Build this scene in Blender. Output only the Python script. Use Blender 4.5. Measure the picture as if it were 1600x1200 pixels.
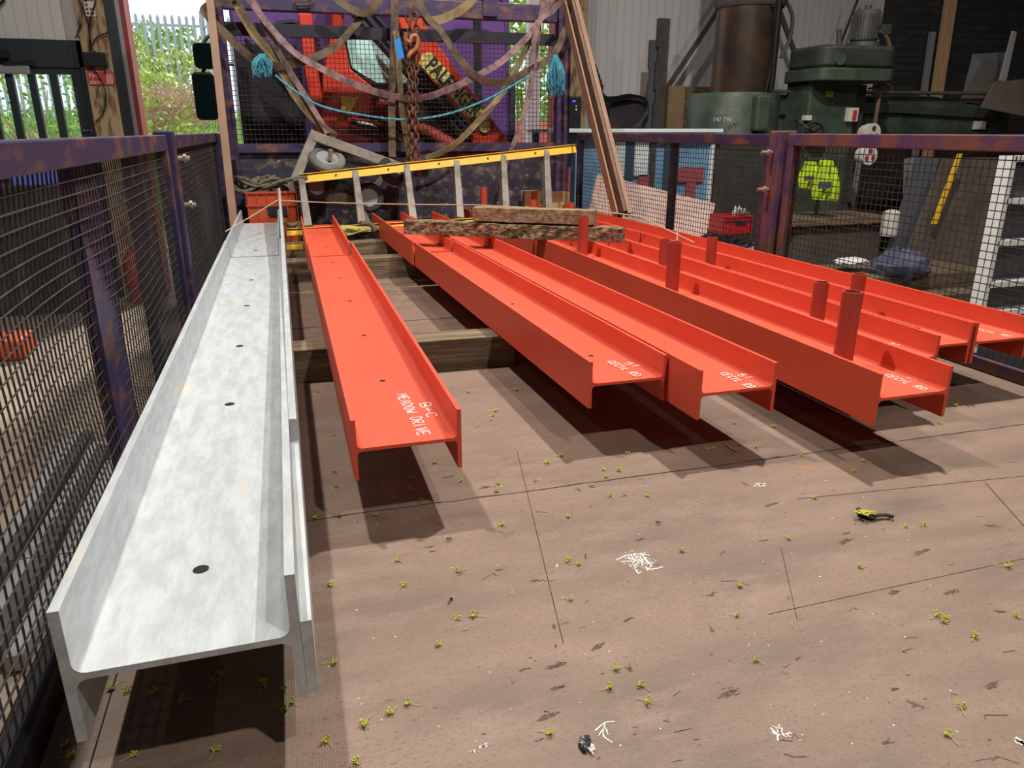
import bpy, math, random
from mathutils import Vector, Matrix
random.seed(7)
S = bpy.context.scene
COL = S.collection
for o in list(bpy.data.objects): bpy.data.objects.remove(o, do_unlink=True)

# ---------------------------------------------------------------- camera
CAM_F, CAM_Z = 1160.0, 0.75
PITCH = math.atan((600-205)/CAM_F)
FH = math.hypot(CAM_F, 395)
YAW = math.atan((800-430)/FH)
cd = bpy.data.cameras.new('camera'); cam = bpy.data.objects.new('camera', cd); COL.objects.link(cam)
cd.sensor_width = 36; cd.lens = 36*CAM_F/1600; cd.clip_start = 0.02; cd.clip_end = 300
cam.location = (0, 0, CAM_Z)
cam.rotation_euler = (math.pi/2-PITCH, 0, -YAW)
S.camera = cam
FW = Vector((math.sin(YAW)*math.cos(PITCH), math.cos(YAW)*math.cos(PITCH), -math.sin(PITCH)))
RT = Vector((math.cos(YAW), -math.sin(YAW), 0)); UP = RT.cross(FW)
EYE = Vector((0, 0, CAM_Z))
def ray(x, y): return FW*CAM_F + RT*(x-800) - UP*(y-600)
def PY(x, y, Y): d = ray(x, y); return EYE + d*(Y/d.y)          # point measured in a plane across the truck
def PZ(x, y, z): d = ray(x, y); return EYE + d*((z-CAM_Z)/d.z)  # point measured on a level surface
def PX(x, y, X): d = ray(x, y); return EYE + d*(X/d.x)
# ---------------------------------------------------------------- view + world + lamps
S.view_settings.view_transform = 'Standard'; S.view_settings.look = 'None'
S.view_settings.exposure = 0.0; S.view_settings.gamma = 1.0; S.view_settings.use_curve_mapping = False
GZ = -0.86
W = bpy.data.worlds.new('sky'); S.world = W; W.use_nodes = True
wn = W.node_tree.nodes; wl = W.node_tree.links
bg = wn['Background']; bg.inputs[0].default_value = (0.90, 0.95, 1.0, 1); bg.inputs[1].default_value = 1.25
def light(name, typ, loc, energy, color=(1,1,1), size=0.3, rot=(0,0,0), size_y=None):
    l = bpy.data.lights.new(name, typ); l.energy = energy; l.color = color
    if typ == 'AREA':
        l.size = size
        if size_y: l.shape = 'RECTANGLE'; l.size_y = size_y
    elif typ == 'SUN': l.angle = math.radians(3)
    else: l.shadow_soft_size = size
    o = bpy.data.objects.new(name, l); COL.objects.link(o); o.location = loc; o.rotation_euler = rot
    return o
light('sun', 'SUN', (0, 0, 30), 5.0, (1, 0.96, 0.88), rot=(math.radians(-38), math.radians(22), 0))
LAMPS = [(-0.6, 2.75, 4.6, 185), (2.1, 2.6, 4.6, 265), (1.5, -1.2, 4.6, 145), (-3.2, 1.2, 4.6, 12), (6.0, 3.6, 4.6, 34)]

# ---------------------------------------------------------------- mesh helpers
ORG = {}
class MB:
    def __init__(s): s.v = []; s.f = []
    def add(s, vs, fs):
        b = len(s.v); s.v += [Vector(p) for p in vs]; s.f += [tuple(i+b for i in f) for f in fs]; return s
    def box(s, a, b):
        x0,y0,z0 = [min(a[i],b[i]) for i in range(3)]; x1,y1,z1 = [max(a[i],b[i]) for i in range(3)]
        return s.add([(x0,y0,z0),(x1,y0,z0),(x1,y1,z0),(x0,y1,z0),(x0,y0,z1),(x1,y0,z1),(x1,y1,z1),(x0,y1,z1)],
                     [(0,3,2,1),(4,5,6,7),(0,1,5,4),(1,2,6,5),(2,3,7,6),(3,0,4,7)])
    def bar(s, p, q, w, h, up=(0,0,1), w2=None, h2=None):
        p = Vector(p); q = Vector(q); d = (q-p).normalized(); u = Vector(up)
        if abs(d.dot(u)) > .98: u = Vector((0,1,0))
        r = d.cross(u).normalized(); u = r.cross(d)
        w2 = w2 or w; h2 = h2 or h
        vs = [p-r*w/2-u*h/2, p+r*w/2-u*h/2, p+r*w/2+u*h/2, p-r*w/2+u*h/2, q-r*w2/2-u*h2/2, q+r*w2/2-u*h2/2, q+r*w2/2+u*h2/2, q-r*w2/2+u*h2/2]
        return s.add(vs, [(0,1,2,3),(7,6,5,4),(0,4,5,1),(1,5,6,2),(2,6,7,3),(3,7,4,0)])
    def tube(s, pts, r, n=8, cap=True):
        pts = [Vector(p) for p in pts]; m = len(pts); rs = r if isinstance(r,(list,tuple)) else [r]*m
        t0 = (pts[1]-pts[0]).normalized(); u = Vector((0,0,1)) if abs(t0.z) < .9 else Vector((1,0,0))
        vs = []
        for i, p in enumerate(pts):
            t = (pts[min(i+1,m-1)]-pts[max(i-1,0)])
            if t.length < 1e-9: t = t0
            t.normalize(); u = (u-t*u.dot(t)).normalized(); w = t.cross(u)
            for k in range(n):
                a = 2*math.pi*k/n; vs.append(p+(u*math.cos(a)+w*math.sin(a))*rs[i])
        fs = [(i*n+k, i*n+(k+1)%n, (i+1)*n+(k+1)%n, (i+1)*n+k) for i in range(m-1) for k in range(n)]
        if cap: fs += [tuple(reversed(range(n))), tuple(range((m-1)*n, m*n))]
        return s.add(vs, fs)
    def lathe(s, c, prof, axis=(0,0,1), n=24):
        """prof: list of (radius, height along axis)"""
        c = Vector(c); a = Vector(axis).normalized(); u = Vector((1,0,0)) if abs(a.x) < .9 else Vector((0,0,1))
        u = (u-a*u.dot(a)).normalized(); w = a.cross(u); m = len(prof)
        vs = [c+a*h+(u*math.cos(2*math.pi*k/n)+w*math.sin(2*math.pi*k/n))*max(r,1e-5) for r,h in prof for k in range(n)]
        return s.add(vs, [(i*n+k, i*n+(k+1)%n, (i+1)*n+(k+1)%n, (i+1)*n+k) for i in range(m-1) for k in range(n)])
    def prism(s, poly, off):
        off = Vector(off); n = len(poly); poly = [Vector(p) for p in poly]
        return s.add(poly+[p+off for p in poly], [tuple(range(n)), tuple(reversed(range(n,2*n)))]+[(i,(i+1)%n,(i+1)%n+n,i+n)[::-1] for i in range(n)])
    def ribbon(s, pts, width, th=.003, face=(0,-1,0), twist=None):
        pts = [Vector(p) for p in pts]; m = len(pts); vs = []
        for i, p in enumerate(pts):
            t = (pts[min(i+1,m-1)]-pts[max(i-1,0)]).normalized(); f = Vector(face)
            w = t.cross(f)
            if w.length < 1e-4: w = Vector((1,0,0))
            w.normalize(); nn = w.cross(t)
            if twist: 
                a = twist(i/(m-1)); w, nn = w*math.cos(a)+nn*math.sin(a), nn*math.cos(a)-w*math.sin(a)
            wd = width if not callable(width) else width(i/(m-1))
            vs += [p-w*wd/2-nn*th/2, p+w*wd/2-nn*th/2, p+w*wd/2+nn*th/2, p-w*wd/2+nn*th/2]
        fs = [(i*4+k, i*4+(k+1)%4, i*4+4+(k+1)%4, i*4+4+k) for i in range(m-1) for k in range(4)]
        return s.add(vs, fs+[(3,2,1,0), (m*4-4,m*4-3,m*4-2,m*4-1)])
    def build(s, name, mat, parent=None, smooth=False, bevel=0, origin=None):
        if parent is not None: og = ORG[parent.name]
        elif origin is not None: og = Vector(origin)
        else:
            xs = [p.x for p in s.v]; ys = [p.y for p in s.v]; zs = [p.z for p in s.v]
            og = Vector(((min(xs)+max(xs))/2, (min(ys)+max(ys))/2, min(zs)))
        me = bpy.data.meshes.new(name); me.from_pydata([p-og for p in s.v], [], s.f)
        me.materials.append(mat)
        import bmesh
        bm = bmesh.new(); bm.from_mesh(me); bmesh.ops.recalc_face_normals(bm, faces=bm.faces); bm.to_mesh(me); bm.free()
        if smooth:
            me.polygons.foreach_set('use_smooth', [True]*len(me.polygons))
            me.set_sharp_from_angle(angle=math.radians(40))
        o = bpy.data.objects.new(name, me); COL.objects.link(o)
        if parent is not None: o.parent = parent
        else: o.location = og
        if bevel:
            b = o.modifiers.new('bevel','BEVEL'); b.width = bevel; b.segments = 2; b.limit_method = 'ANGLE'
        ORG[o.name] = og
        return o
def tag(o, label=None, cat=None, group=None, kind=None):
    if label: o['label'] = label
    if cat: o['category'] = cat
    if group: o['group'] = group
    if kind: o['kind'] = kind
    return o
def thing(name, loc, label, cat, group=None):
    o = bpy.data.objects.new(name, None); COL.objects.link(o); o.location = loc; o.empty_display_size = .1
    ORG[o.name] = Vector(loc); return tag(o, label, cat, group)
def struct(o): o['kind'] = 'structure'; return o
def spline(pts, n=10):
    pts = [Vector(p) for p in pts]; P = [pts[0]*2-pts[1]]+pts+[pts[-1]*2-pts[-2]]; out = []
    for i in range(1, len(P)-2):
        a,b,c,d = P[i-1],P[i],P[i+1],P[i+2]
        for k in range(n):
            t = k/n; out.append(.5*((2*b)+(c-a)*t+(2*a-5*b+4*c-d)*t*t+(3*b-a-3*c+d)*t**3))
    return out+[pts[-1]]

# ---------------------------------------------------------------- materials
def mat(name, col, rough=.6, metal=0, col2=None, scale=8, lo=.45, hi=.6, bump=0, bscale=60, stretch=(1,1,1), emit=None, detail=6, extra=None, coat=0):
    m = bpy.data.materials.new(name); m.use_nodes = True; nt = m.node_tree; N = nt.nodes; L = nt.links
    b = N['Principled BSDF']; b.inputs['Roughness'].default_value = rough; b.inputs['Metallic'].default_value = metal
    b.inputs['Base Color'].default_value = (*col, 1)
    if coat: b.inputs['Coat Weight'].default_value = coat
    tc = N.new('ShaderNodeTexCoord'); mp = N.new('ShaderNodeMapping'); mp.inputs['Scale'].default_value = stretch
    L.new(tc.outputs['Object'], mp.inputs[0])
    cur = None
    def layer(cur, c2, scale, lo, hi, det=6):
        nz = N.new('ShaderNodeTexNoise'); nz.inputs['Scale'].default_value = scale; nz.inputs['Detail'].default_value = det; nz.inputs['Roughness'].default_value = .62
        L.new(mp.outputs[0], nz.inputs[0])
        mr = N.new('ShaderNodeMapRange'); mr.inputs[1].default_value = lo; mr.inputs[2].default_value = hi; L.new(nz.outputs['Fac'], mr.inputs[0])
        mx = N.new('ShaderNodeMix'); mx.data_type = 'RGBA'; L.new(mr.outputs[0], mx.inputs[0])
        if cur is None: mx.inputs[6].default_value = (*col, 1)
        else: L.new(cur, mx.inputs[6])
        mx.inputs[7].default_value = (*c2, 1); return mx.outputs[2]
    if col2: cur = layer(cur, col2, scale, lo, hi, detail)
    for e in (extra or []): cur = layer(cur, *e)
    if cur is not None: L.new(cur, b.inputs['Base Color'])
    if bump:
        nz = N.new('ShaderNodeTexNoise'); nz.inputs['Scale'].default_value = bscale; nz.inputs['Detail'].default_value = 5; L.new(mp.outputs[0], nz.inputs[0])
        bp = N.new('ShaderNodeBump'); bp.inputs['Strength'].default_value = bump; bp.inputs['Distance'].default_value = .004
        L.new(nz.outputs['Fac'], bp.inputs['Height']); L.new(bp.outputs[0], b.inputs['Normal'])
    if emit:
        b.inputs['Emission Color'].default_value = (*emit[0],1); b.inputs['Emission Strength'].default_value = emit[1]
    return m
M = {}
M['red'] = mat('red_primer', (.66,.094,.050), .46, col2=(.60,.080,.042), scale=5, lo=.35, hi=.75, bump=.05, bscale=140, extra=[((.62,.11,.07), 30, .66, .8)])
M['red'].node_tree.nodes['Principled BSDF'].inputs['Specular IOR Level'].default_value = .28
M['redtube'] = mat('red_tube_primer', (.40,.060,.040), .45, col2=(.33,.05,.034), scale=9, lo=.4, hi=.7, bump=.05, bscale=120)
M['galv'] = mat('galvanised', (.53,.56,.575), .38, .2, col2=(.42,.445,.465), scale=20, lo=.40, hi=.62, stretch=(2.5,.7,2.5), bump=.16, bscale=90, extra=[((.60,.57,.47), 5, .62, .70), ((.30,.31,.29), 16, .68, .74)])
M['hole'] = mat('hole_dark', (.006,.006,.007), .9)
M['purple'] = mat('worn_purple', (.036,.026,.080), .5, col2=(.16,.075,.045), scale=7, lo=.50, hi=.66, bump=.1, stretch=(1,1,2.2), extra=[((.035,.028,.075), 18, .55, .7)])
M['purplerust'] = mat('rusty_purple', (.15,.070,.050), .6, col2=(.055,.038,.115), scale=9, lo=.42, hi=.60, bump=.15, stretch=(1,1,.6))
M['dkrail'] = mat('dark_rail', (.012,.012,.022), .5, col2=(.05,.03,.03), scale=10, lo=.58, hi=.72)
M['mesh'] = mat('mesh_wire', (.030,.027,.030), .6, col2=(.085,.060,.045), scale=16, lo=.52, hi=.66)
M['wood_bearer'] = mat('bearer_wood', (.20,.145,.085), .85, col2=(.08,.055,.034), scale=7, lo=.4, hi=.62, bump=.8, bscale=26, stretch=(.3,6,6), extra=[((.26,.19,.13), 12, .6, .72)])
M['wood_grey'] = mat('sawn_wood', (.30,.225,.125), .85, col2=(.12,.08,.05), scale=9, lo=.42, hi=.64, bump=.7, bscale=30, stretch=(.3,8,8))
M['wood_grey2'] = mat('bark_timber', (.30,.22,.12), .9, col2=(.055,.035,.022), scale=11, lo=.42, hi=.58, bump=1.0, bscale=26, stretch=(.3,6,8))
M['oldpost'] = mat('old_post', (.38,.27,.15), .85, col2=(.10,.06,.035), scale=6, lo=.48, hi=.62, bump=.6, stretch=(4,4,1), extra=[((.24,.10,.06), 3, .55, .68)])
M['softwood'] = mat('softwood', (.55,.36,.20), .75, col2=(.42,.26,.14), scale=5, lo=.4, hi=.65, stretch=(6,6,1))
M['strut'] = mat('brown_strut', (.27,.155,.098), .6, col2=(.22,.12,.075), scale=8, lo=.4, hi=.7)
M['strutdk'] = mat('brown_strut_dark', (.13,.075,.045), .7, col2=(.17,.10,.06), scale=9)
M['black'] = mat('black_plastic', (.012,.012,.014), .35)
M['dark'] = mat('dark_steel', (.03,.03,.034), .5, col2=(.06,.045,.035), scale=8)
M['cab'] = mat('cab_purple', (.13,.062,.23), .32, col2=(.11,.05,.19), scale=4, coat=.3)
M['cabdark'] = mat('cab_recess', (.028,.018,.05), .5)
M['crane'] = mat('crane_red', (.62,.05,.02), .38, col2=(.45,.035,.018), scale=5, lo=.5, hi=.7)
M['label'] = mat('decal_yellow', (.62,.52,.16), .5, col2=(.45,.36,.12), scale=20)
M['ink'] = mat('black_ink', (.01,.01,.01), .5)
M['cyan'] = mat('cab_glass', (.60,.98,.92), .12, emit=None)
M['strap_b'] = mat('strap_brown', (.125,.088,.055), .85, col2=(.055,.038,.026), scale=12, bump=.3, bscale=200)
M['strap_o'] = mat('strap_olive', (.23,.18,.085), .85, col2=(.13,.10,.055), scale=12, bump=.3, bscale=200)
M['strap_l'] = mat('strap_lilac', (.24,.155,.16), .85, col2=(.10,.065,.065), scale=14, bump=.3, bscale=200)
M['rope_blue'] = mat('rope_blue', (.03,.24,.34), .8, col2=(.10,.33,.40), scale=40)
M['twine'] = mat('twine', (.45,.34,.22), .9)
M['rust'] = mat('rusty_chain', (.16,.065,.035), .7, .3, col2=(.06,.03,.022), scale=30)
M['rust2'] = mat('rusty_hook', (.36,.15,.06), .6, .3, col2=(.2,.08,.04), scale=20)
M['bluetag'] = mat('blue_tag', (.02,.20,.62), .5)
M['yellow'] = mat('yellow_stile', (.72,.45,.02), .4, col2=(.55,.33,.03), scale=12, lo=.5, hi=.75)
M['alu'] = mat('dull_aluminium', (.23,.20,.175), .5, .35, col2=(.15,.125,.11), scale=12, bump=.1)
M['trolley'] = mat('grey_painted_steel', (.27,.25,.21), .6, col2=(.17,.15,.12), scale=10, lo=.4,hi=.65)
M['rubber'] = mat('grey_rubber', (.15,.145,.14), .75, col2=(.08,.08,.08), scale=8)
M['blackrubber'] = mat('black_rubber', (.02,.02,.02), .75)
M['crate'] = mat('orange_crate', (.42,.06,.018), .45)
M['redcrate'] = mat('red_crate', (.45,.012,.022), .45)
M['ropegrey'] = mat('dirty_rope', (.13,.12,.075), .95, col2=(.06,.055,.04), scale=30)
M['card'] = mat('cardboard', (.26,.165,.09), .85, col2=(.2,.125,.065), scale=4)
M['boxwood'] = mat('pale_box', (.52,.36,.17), .8, col2=(.4,.27,.12), scale=6)
M['pink'] = mat('pink_board', (.68,.48,.42), .8, col2=(.6,.40,.33), scale=3)
M['blue'] = mat('pale_blue_paint', (.14,.30,.44), .5, col2=(.10,.22,.34), scale=3)
M['dblue'] = mat('dark_blue', (.02,.06,.10), .5)
M['brickred'] = mat('dull_red_paint', (.30,.06,.07), .6)
M['glasswhite'] = mat('pale_pane', (.62,.68,.70), .2)
M['green'] = mat('machine_green', (.058,.085,.058), .5, col2=(.032,.046,.034), scale=4, lo=.42, hi=.62, bump=.1, extra=[((.06,.085,.035), 9, .6, .74)])
M['greengrey'] = mat('machine_grey', (.045,.05,.042), .5, col2=(.03,.034,.03), scale=5)
M['column'] = mat('rusty_column', (.085,.042,.020), .38, .35, col2=(.035,.026,.022), scale=2.6, lo=.42, hi=.62)
M['greyst'] = mat('grey_angle', (.075,.068,.060), .6, col2=(.055,.05,.045), scale=6)
M['clad'] = None
M['hivis'] = mat('hi_vis', (.55,.80,.02), .6, col2=(.4,.6,.02), scale=8)
M['navy'] = mat('navy_cloth', (.007,.006,.014), .8)
M['white'] = mat('white_paint', (.72,.72,.70), .5)
M['offwhite'] = mat('off_white_plate', (.6,.57,.5), .5)
M['panelgrey'] = mat('grey_panel', (.085,.095,.11), .6)
M['brownboard'] = mat('brown_board', (.10,.082,.068), .8, col2=(.075,.06,.05), scale=3)
M['door'] = mat('anthracite_door', (.018,.025,.032), .45)
M['alugrey'] = mat('closer_grey', (.32,.32,.33), .4, .3)
M['signred'] = mat('sign_red', (.42,.03,.03), .5)
M['redpost'] = mat('red_post', (.26,.025,.02), .5)
M['pal'] = mat('palisade', (.42,.48,.55), .55, .2)
M['concrete'] = mat('yard_concrete', (.27,.205,.15), .9, col2=(.18,.135,.10), scale=3, lo=.4, hi=.65, bump=.4, bscale=60, extra=[((.15,.11,.08), 60, .62, .72)])
M['grass'] = mat('grass_bank', (.17,.30,.05), .9, col2=(.30,.24,.13), scale=2.2, lo=.5, hi=.62, bump=1, bscale=20)
M['leaf'] = mat('leaf_green', (.32,.50,.12), .6, col2=(.14,.28,.05), scale=4)
M['leafy'] = mat('leaf_yellow', (.55,.64,.20), .6, col2=(.28,.42,.08), scale=4)
M['twig'] = mat('dry_stems', (.42,.28,.20), .8)
M['flower'] = mat('blossom', (.50,.52,.03), .6, col2=(.38,.44,.02), scale=60)
M['lichen'] = mat('lichen', (.45,.42,.05), .9)
M['bark'] = mat('bark', (.09,.075,.06), .9, col2=(.03,.025,.02), scale=60)
M['chalk'] = mat('chalk', (.85,.80,.74), .9)
M['scuff'] = mat('gouge_dark', (.060,.046,.028), .95, col2=(.15,.10,.072), scale=260, lo=.42, hi=.58)
M['seam'] = mat('seam_dark', (.012,.010,.008), .95)
M['write'] = mat('white_marker', (.88,.85,.82), .6)
M['steel'] = mat('bright_bolt', (.45,.40,.32), .35, .7)
M['ceil'] = mat('ceiling_grey', (.20,.20,.21), .8)
M['wallgrey'] = mat('wall_dim', (.09,.09,.095), .85)
M['lampw'] = mat('lamp_face', (.9,.9,.9), .4, emit=((1,.97,.92), 6))
M['redlow'] = mat('red_barrier', (.60,.16,.12), .7, col2=(.66,.30,.25), scale=3)

def clad_mat():
    m = mat('clad_panel', (.40,.39,.38), .5); nt = m.node_tree; N = nt.nodes; L = nt.links; b = N['Principled BSDF']
    tc = N.new('ShaderNodeTexCoord'); wv = N.new('ShaderNodeTexWave'); wv.bands_direction = 'X'; wv.inputs['Scale'].default_value = 3.2; wv.inputs['Distortion'].default_value = 0
    L.new(tc.outputs['Object'], wv.inputs[0]); r = N.new('ShaderNodeValToRGB'); r.color_ramp.elements[0].color = (.46,.46,.46,1); r.color_ramp.elements[0].position = 0
    r.color_ramp.elements[1].color = (.58,.565,.56,1); r.color_ramp.elements[1].position = .10
    L.new(wv.outputs['Color'], r.inputs[0]); L.new(r.outputs[0], b.inputs['Base Color']); return m
M['clad'] = clad_mat()
def brick_mat():
    m = mat('dark_brick', (.03,.028,.027), .9); nt = m.node_tree; N = nt.nodes; L = nt.links; b = N['Principled BSDF']
    tc = N.new('ShaderNodeTexCoord'); mp = N.new('ShaderNodeMapping'); mp.inputs['Rotation'].default_value = (math.pi/2,0,0); br = N.new('ShaderNodeTexBrick')
    br.inputs['Color1'].default_value = (.034,.031,.030,1); br.inputs['Color2'].default_value = (.020,.019,.019,1); br.inputs['Mortar'].default_value = (.012,.012,.012,1)
    br.inputs['Scale'].default_value = 1.0; br.inputs['Brick Width'].default_value = .24; br.inputs['Row Height'].default_value = .08; br.inputs['Mortar Size'].default_value = .008
    L.new(tc.outputs['Object'], mp.inputs[0]); L.new(mp.outputs[0], br.inputs[0]); L.new(br.outputs[0], b.inputs['Base Color']); return m
M['brick'] = brick_mat()
def deck_mat():
    m = mat('deck_ply', (.225,.148,.108), .6, col2=(.150,.102,.074), scale=2.6, lo=.36, hi=.64, stretch=(1,2.6,1),
            extra=[((.245,.165,.125), 5, .5, .7), ((.10,.072,.055), 1.6, .60, .76), ((.29,.15,.08), 2.1, .64, .78), ((.12,.084,.06), 130, .54, .68), ((.09,.065,.045), 34, .64, .72), ((.31,.235,.18), 90, .64, .76)])
    nt = m.node_tree; N = nt.nodes; L = nt.links; b = N['Principled BSDF']
    tc = N.new('ShaderNodeTexCoord'); vo = N.new('ShaderNodeTexVoronoi'); vo.inputs['Scale'].default_value = 260; vo.inputs['Randomness'].default_value = .15
    L.new(tc.outputs['Object'], vo.inputs[0])
    nz = N.new('ShaderNodeTexNoise'); nz.inputs['Scale'].default_value = 14; mp = N.new('ShaderNodeMapping'); mp.inputs['Scale'].default_value = (1,7,1)
    L.new(tc.outputs['Object'], mp.inputs[0]); L.new(mp.outputs[0], nz.inputs[0])
    ad = N.new('ShaderNodeMath'); ad.operation = 'ADD'; mu = N.new('ShaderNodeMath'); mu.operation = 'MULTIPLY'; mu.inputs[1].default_value = .9
    L.new(nz.outputs['Fac'], mu.inputs[0]); L.new(vo.outputs['Distance'], ad.inputs[0]); L.new(mu.outputs[0], ad.inputs[1])
    bp = N.new('ShaderNodeBump'); bp.inputs['Strength'].default_value = .7; bp.inputs['Distance'].default_value = .0015
    L.new(ad.outputs[0], bp.inputs['Height']); L.new(bp.outputs[0], b.inputs['Normal']); return m
M['deck'] = deck_mat()
def glass_mat():
    m = bpy.data.materials.new('door_glass'); m.use_nodes = True; b = m.node_tree.nodes['Principled BSDF']
    b.inputs['Base Color'].default_value = (.85,.95,.93,1); b.inputs['Transmission Weight'].default_value = 1; b.inputs['Roughness'].default_value = .02; b.inputs['IOR'].default_value = 1.02
    return m
M['glass'] = glass_mat()

# ================================================================ THE SETTING
DL, DR = -0.355, 2.16          # deck sides
fl = struct(MB().box((DL,-1.6,-.06),(DR+.02,5.62,0)).build('floor', M['deck']))   # lorry deck
sm = MB()
def seam(p, q, w=.002): sm.bar((p[0],p[1],.0004),(q[0],q[1],.0004),w,.0008)
def jag(p, q, w, n=14):
    p = Vector(p); q = Vector(q); pts = [p.lerp(q,i/n)+Vector((0,random.uniform(-.0025,.0025),0)) for i in range(n+1)]
    for a,b in zip(pts,pts[1:]): seam(a,b,w*random.uniform(.5,1.5))
a = PZ(485,814,0); b = PZ(1600,664,0); jag((a.x-.7,a.y+.01,0),(DR,b.y,0),.0022,60)
jag((DL,3.02,0),(DR,3.02,0),.006,30)
a = PZ(1245,780,0); b = PZ(1600,744,0); seam(a,b,.0008)
a = PZ(1200,960,0); b = PZ(1600,873,0); seam(a,b,.0004)
a = PZ(808,705,0); b = PZ(880,1005,0); seam(a,b,.0010)
a = PZ(1220,855,0); b = PZ(1246,970,0); seam(a,b,.0007)
a = PZ(1540,755,0); b = PZ(1620,845,0); seam(a,b,.0014)
a = PZ(185,1045,0); b = PZ(150,1199,0); seam((a.x,5.5,0),(a.x,-.5,0),.002)
sm.build('board_joint', M['seam'], fl)
def splash(cx, cy, rx, n, mb, w=(.0006,.002), L=.03, ang=None):
    c = PZ(cx,cy,0)
    for i in range(n):
        t = random.uniform(0,6.28) if ang is None else random.gauss(ang,.25)
        p = c+Vector((random.gauss(0,rx),random.gauss(0,rx*.6),.0006)); q = p+Vector((math.cos(t),math.sin(t),0))*random.uniform(.2,1)*L
        mid = (p+q)/2+Vector((random.uniform(-1,1),random.uniform(-1,1),0))*L*.3
        w1 = random.uniform(*w); mb.bar(p,mid,w1,.0005); mb.bar(mid,q,w1*.8,.0005)
ck = MB()
def stroke(pts, w, mb=None, z=.0006):
    ps = spline([PZ(x,y,0)+Vector((0,0,z)) for x,y in pts], 6)
    for a,b in zip(ps,ps[1:]): (mb or ck).bar(a,b,w*random.uniform(.5,1.3),.0005)
for ln in [[(962,876),(980,868),(1000,866),(1015,868)],[(985,866),(992,880),(996,896),(1003,893)],[(1000,870),(1010,888),(1024,889),(1036,886)],[(975,872),(990,874),(1005,884),(1020,892)],
           [(990,867),(1004,880),(1012,892)],[(968,878),(985,878),(998,886)],[(1004,868),(1012,880),(1020,880)],[(982,870),(996,892)],[(1008,872),(1018,886)]]: stroke(ln,.0021)
splash(1000,880,.012,60,ck,(.0004,.0010),.016); splash(990,868,.008,14,ck,(.0004,.001),.02,ang=.05); splash(1187,758,.006,26,ck,(.001,.003),.014,ang=.1)
for ln in [[(930,1142),(945,1130),(960,1128)],[(935,1150),(945,1138),(950,1148)],[(945,1132),(943,1150),(957,1161)]]: stroke(ln,.0015)
splash(755,1167,.002,8,ck,(.001,.003),.008); splash(740,1176,.001,4,ck,(.001,.002),.006); splash(1217,1143,.006,14,ck,(.001,.003),.012); splash(1597,1162,.003,12,ck,(.002,.004),.012)
splash(1290,752,.001,2,ck,(.002,.003),.004); splash(870,884,.001,4,ck,(.001,.002),.006)
for i in range(110):
    x = random.uniform(500,1600); y = random.uniform(650,1195); p = PZ(x,y,0)
    if p.x < DR-.05: q = p+Vector((random.uniform(-.003,.003),random.uniform(-.002,.002),0)); ck.bar(p+Vector((0,0,.0005)),q+Vector((.0006,0,.0005)),random.uniform(.0005,.0016),.0004)
ck.build('chalk_scuff', M['chalk'], fl)
def blob(x,y,rx,ry,an,mb):
    c=PZ(x,y,.0004); n=22; pts=[]
    for k in range(n):
        a=2*math.pi*k/n; r=random.uniform(.55,1.15); u=rx*r*math.cos(a); v=ry*r*math.sin(a)*(1-.5*math.cos(a))
        pts.append(c+Vector((u*math.cos(an)-v*math.sin(an),u*math.sin(an)+v*math.cos(an),0)))
    mb.add([c]+pts,[(0,1+k,1+(k+1)%n) for k in range(n)])
gg = MB()
for x,y,rx,n,an in [(866,1041,.010,20,.05),(985,1046,.003,24,1.5),(858,1118,.012,12,.15),(872,1074,.008,14,0),(817,1046,.004,8,.2),(836,907,.006,10,.1),(980,969,.005,16,None),(1000,843,.006,10,.1),(1322,845,.014,16,.25),
                    (1205,788,.012,18,.15),(1165,757,.006,18,1.9),(905,766,.004,14,1.9),(865,980,.003,12,1.6),(868,1010,.002,6,1.5),(1399,925,.010,22,.25),(1485,925,.010,22,.25),(1113,985,.003,14,1.6),(1140,1082,.012,20,.2),(1397,1077,.004,10,None),
                    (1560,955,.006,14,-.5),(1550,1070,.010,12,.2),(1110,930,.004,14,None),(1190,845,.004,10,None),(1320,833,.005,10,.1),(1430,1100,.008,10,-.9),(915,870,.004,12,1.2),(757,762,.010,26,.1),(1210,715,.012,18,.1),(700,745,.008,8,None),
                    (935,1010,.010,8,.4),(1440,862,.014,10,.2),(1550,822,.010,14,-.5),(1245,1030,.002,5,None),(1385,1160,.004,10,None),(670,855,.004,6,None),(673,862,.002,6,None),(780,890,.004,6,.1),(975,605+170,.004,6,None)]:
    blob(x,y,rx*1.7,max(.0028,rx*.42),random.gauss(.1,.2) if an is None else an,gg)
    splash(x,y,rx*.5,max(2,n//4),gg,(.0003,.0008),.014,.1 if an is None else an)
for i in range(90):
    x = random.uniform(560,1600); y = random.uniform(700,1195)
    if PZ(x,y,0).x < DR-.06: (blob(x,y,random.uniform(.002,.005),random.uniform(.001,.002),random.gauss(.1,.4),gg) if i%2 else splash(x,y,.002,1,gg,(.0003,.0007),random.uniform(.006,.05),random.gauss(.1,.25)))
gg.build('gouge_mark', M['scuff'], fl)
# steel side strip of the deck
a = PZ(101,1097,0)
ds = MB().box((DL-.005,-1.6,-.12),(DL-.03,5.6,.004)); ds.build('deck_edge', M['wood_bearer'], fl)
sub = MB(); sub.box((DL,-1.6,-.22),(DR,5.6,-.06)); sub.build('chassis_frame', M['dark'], fl)

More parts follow.
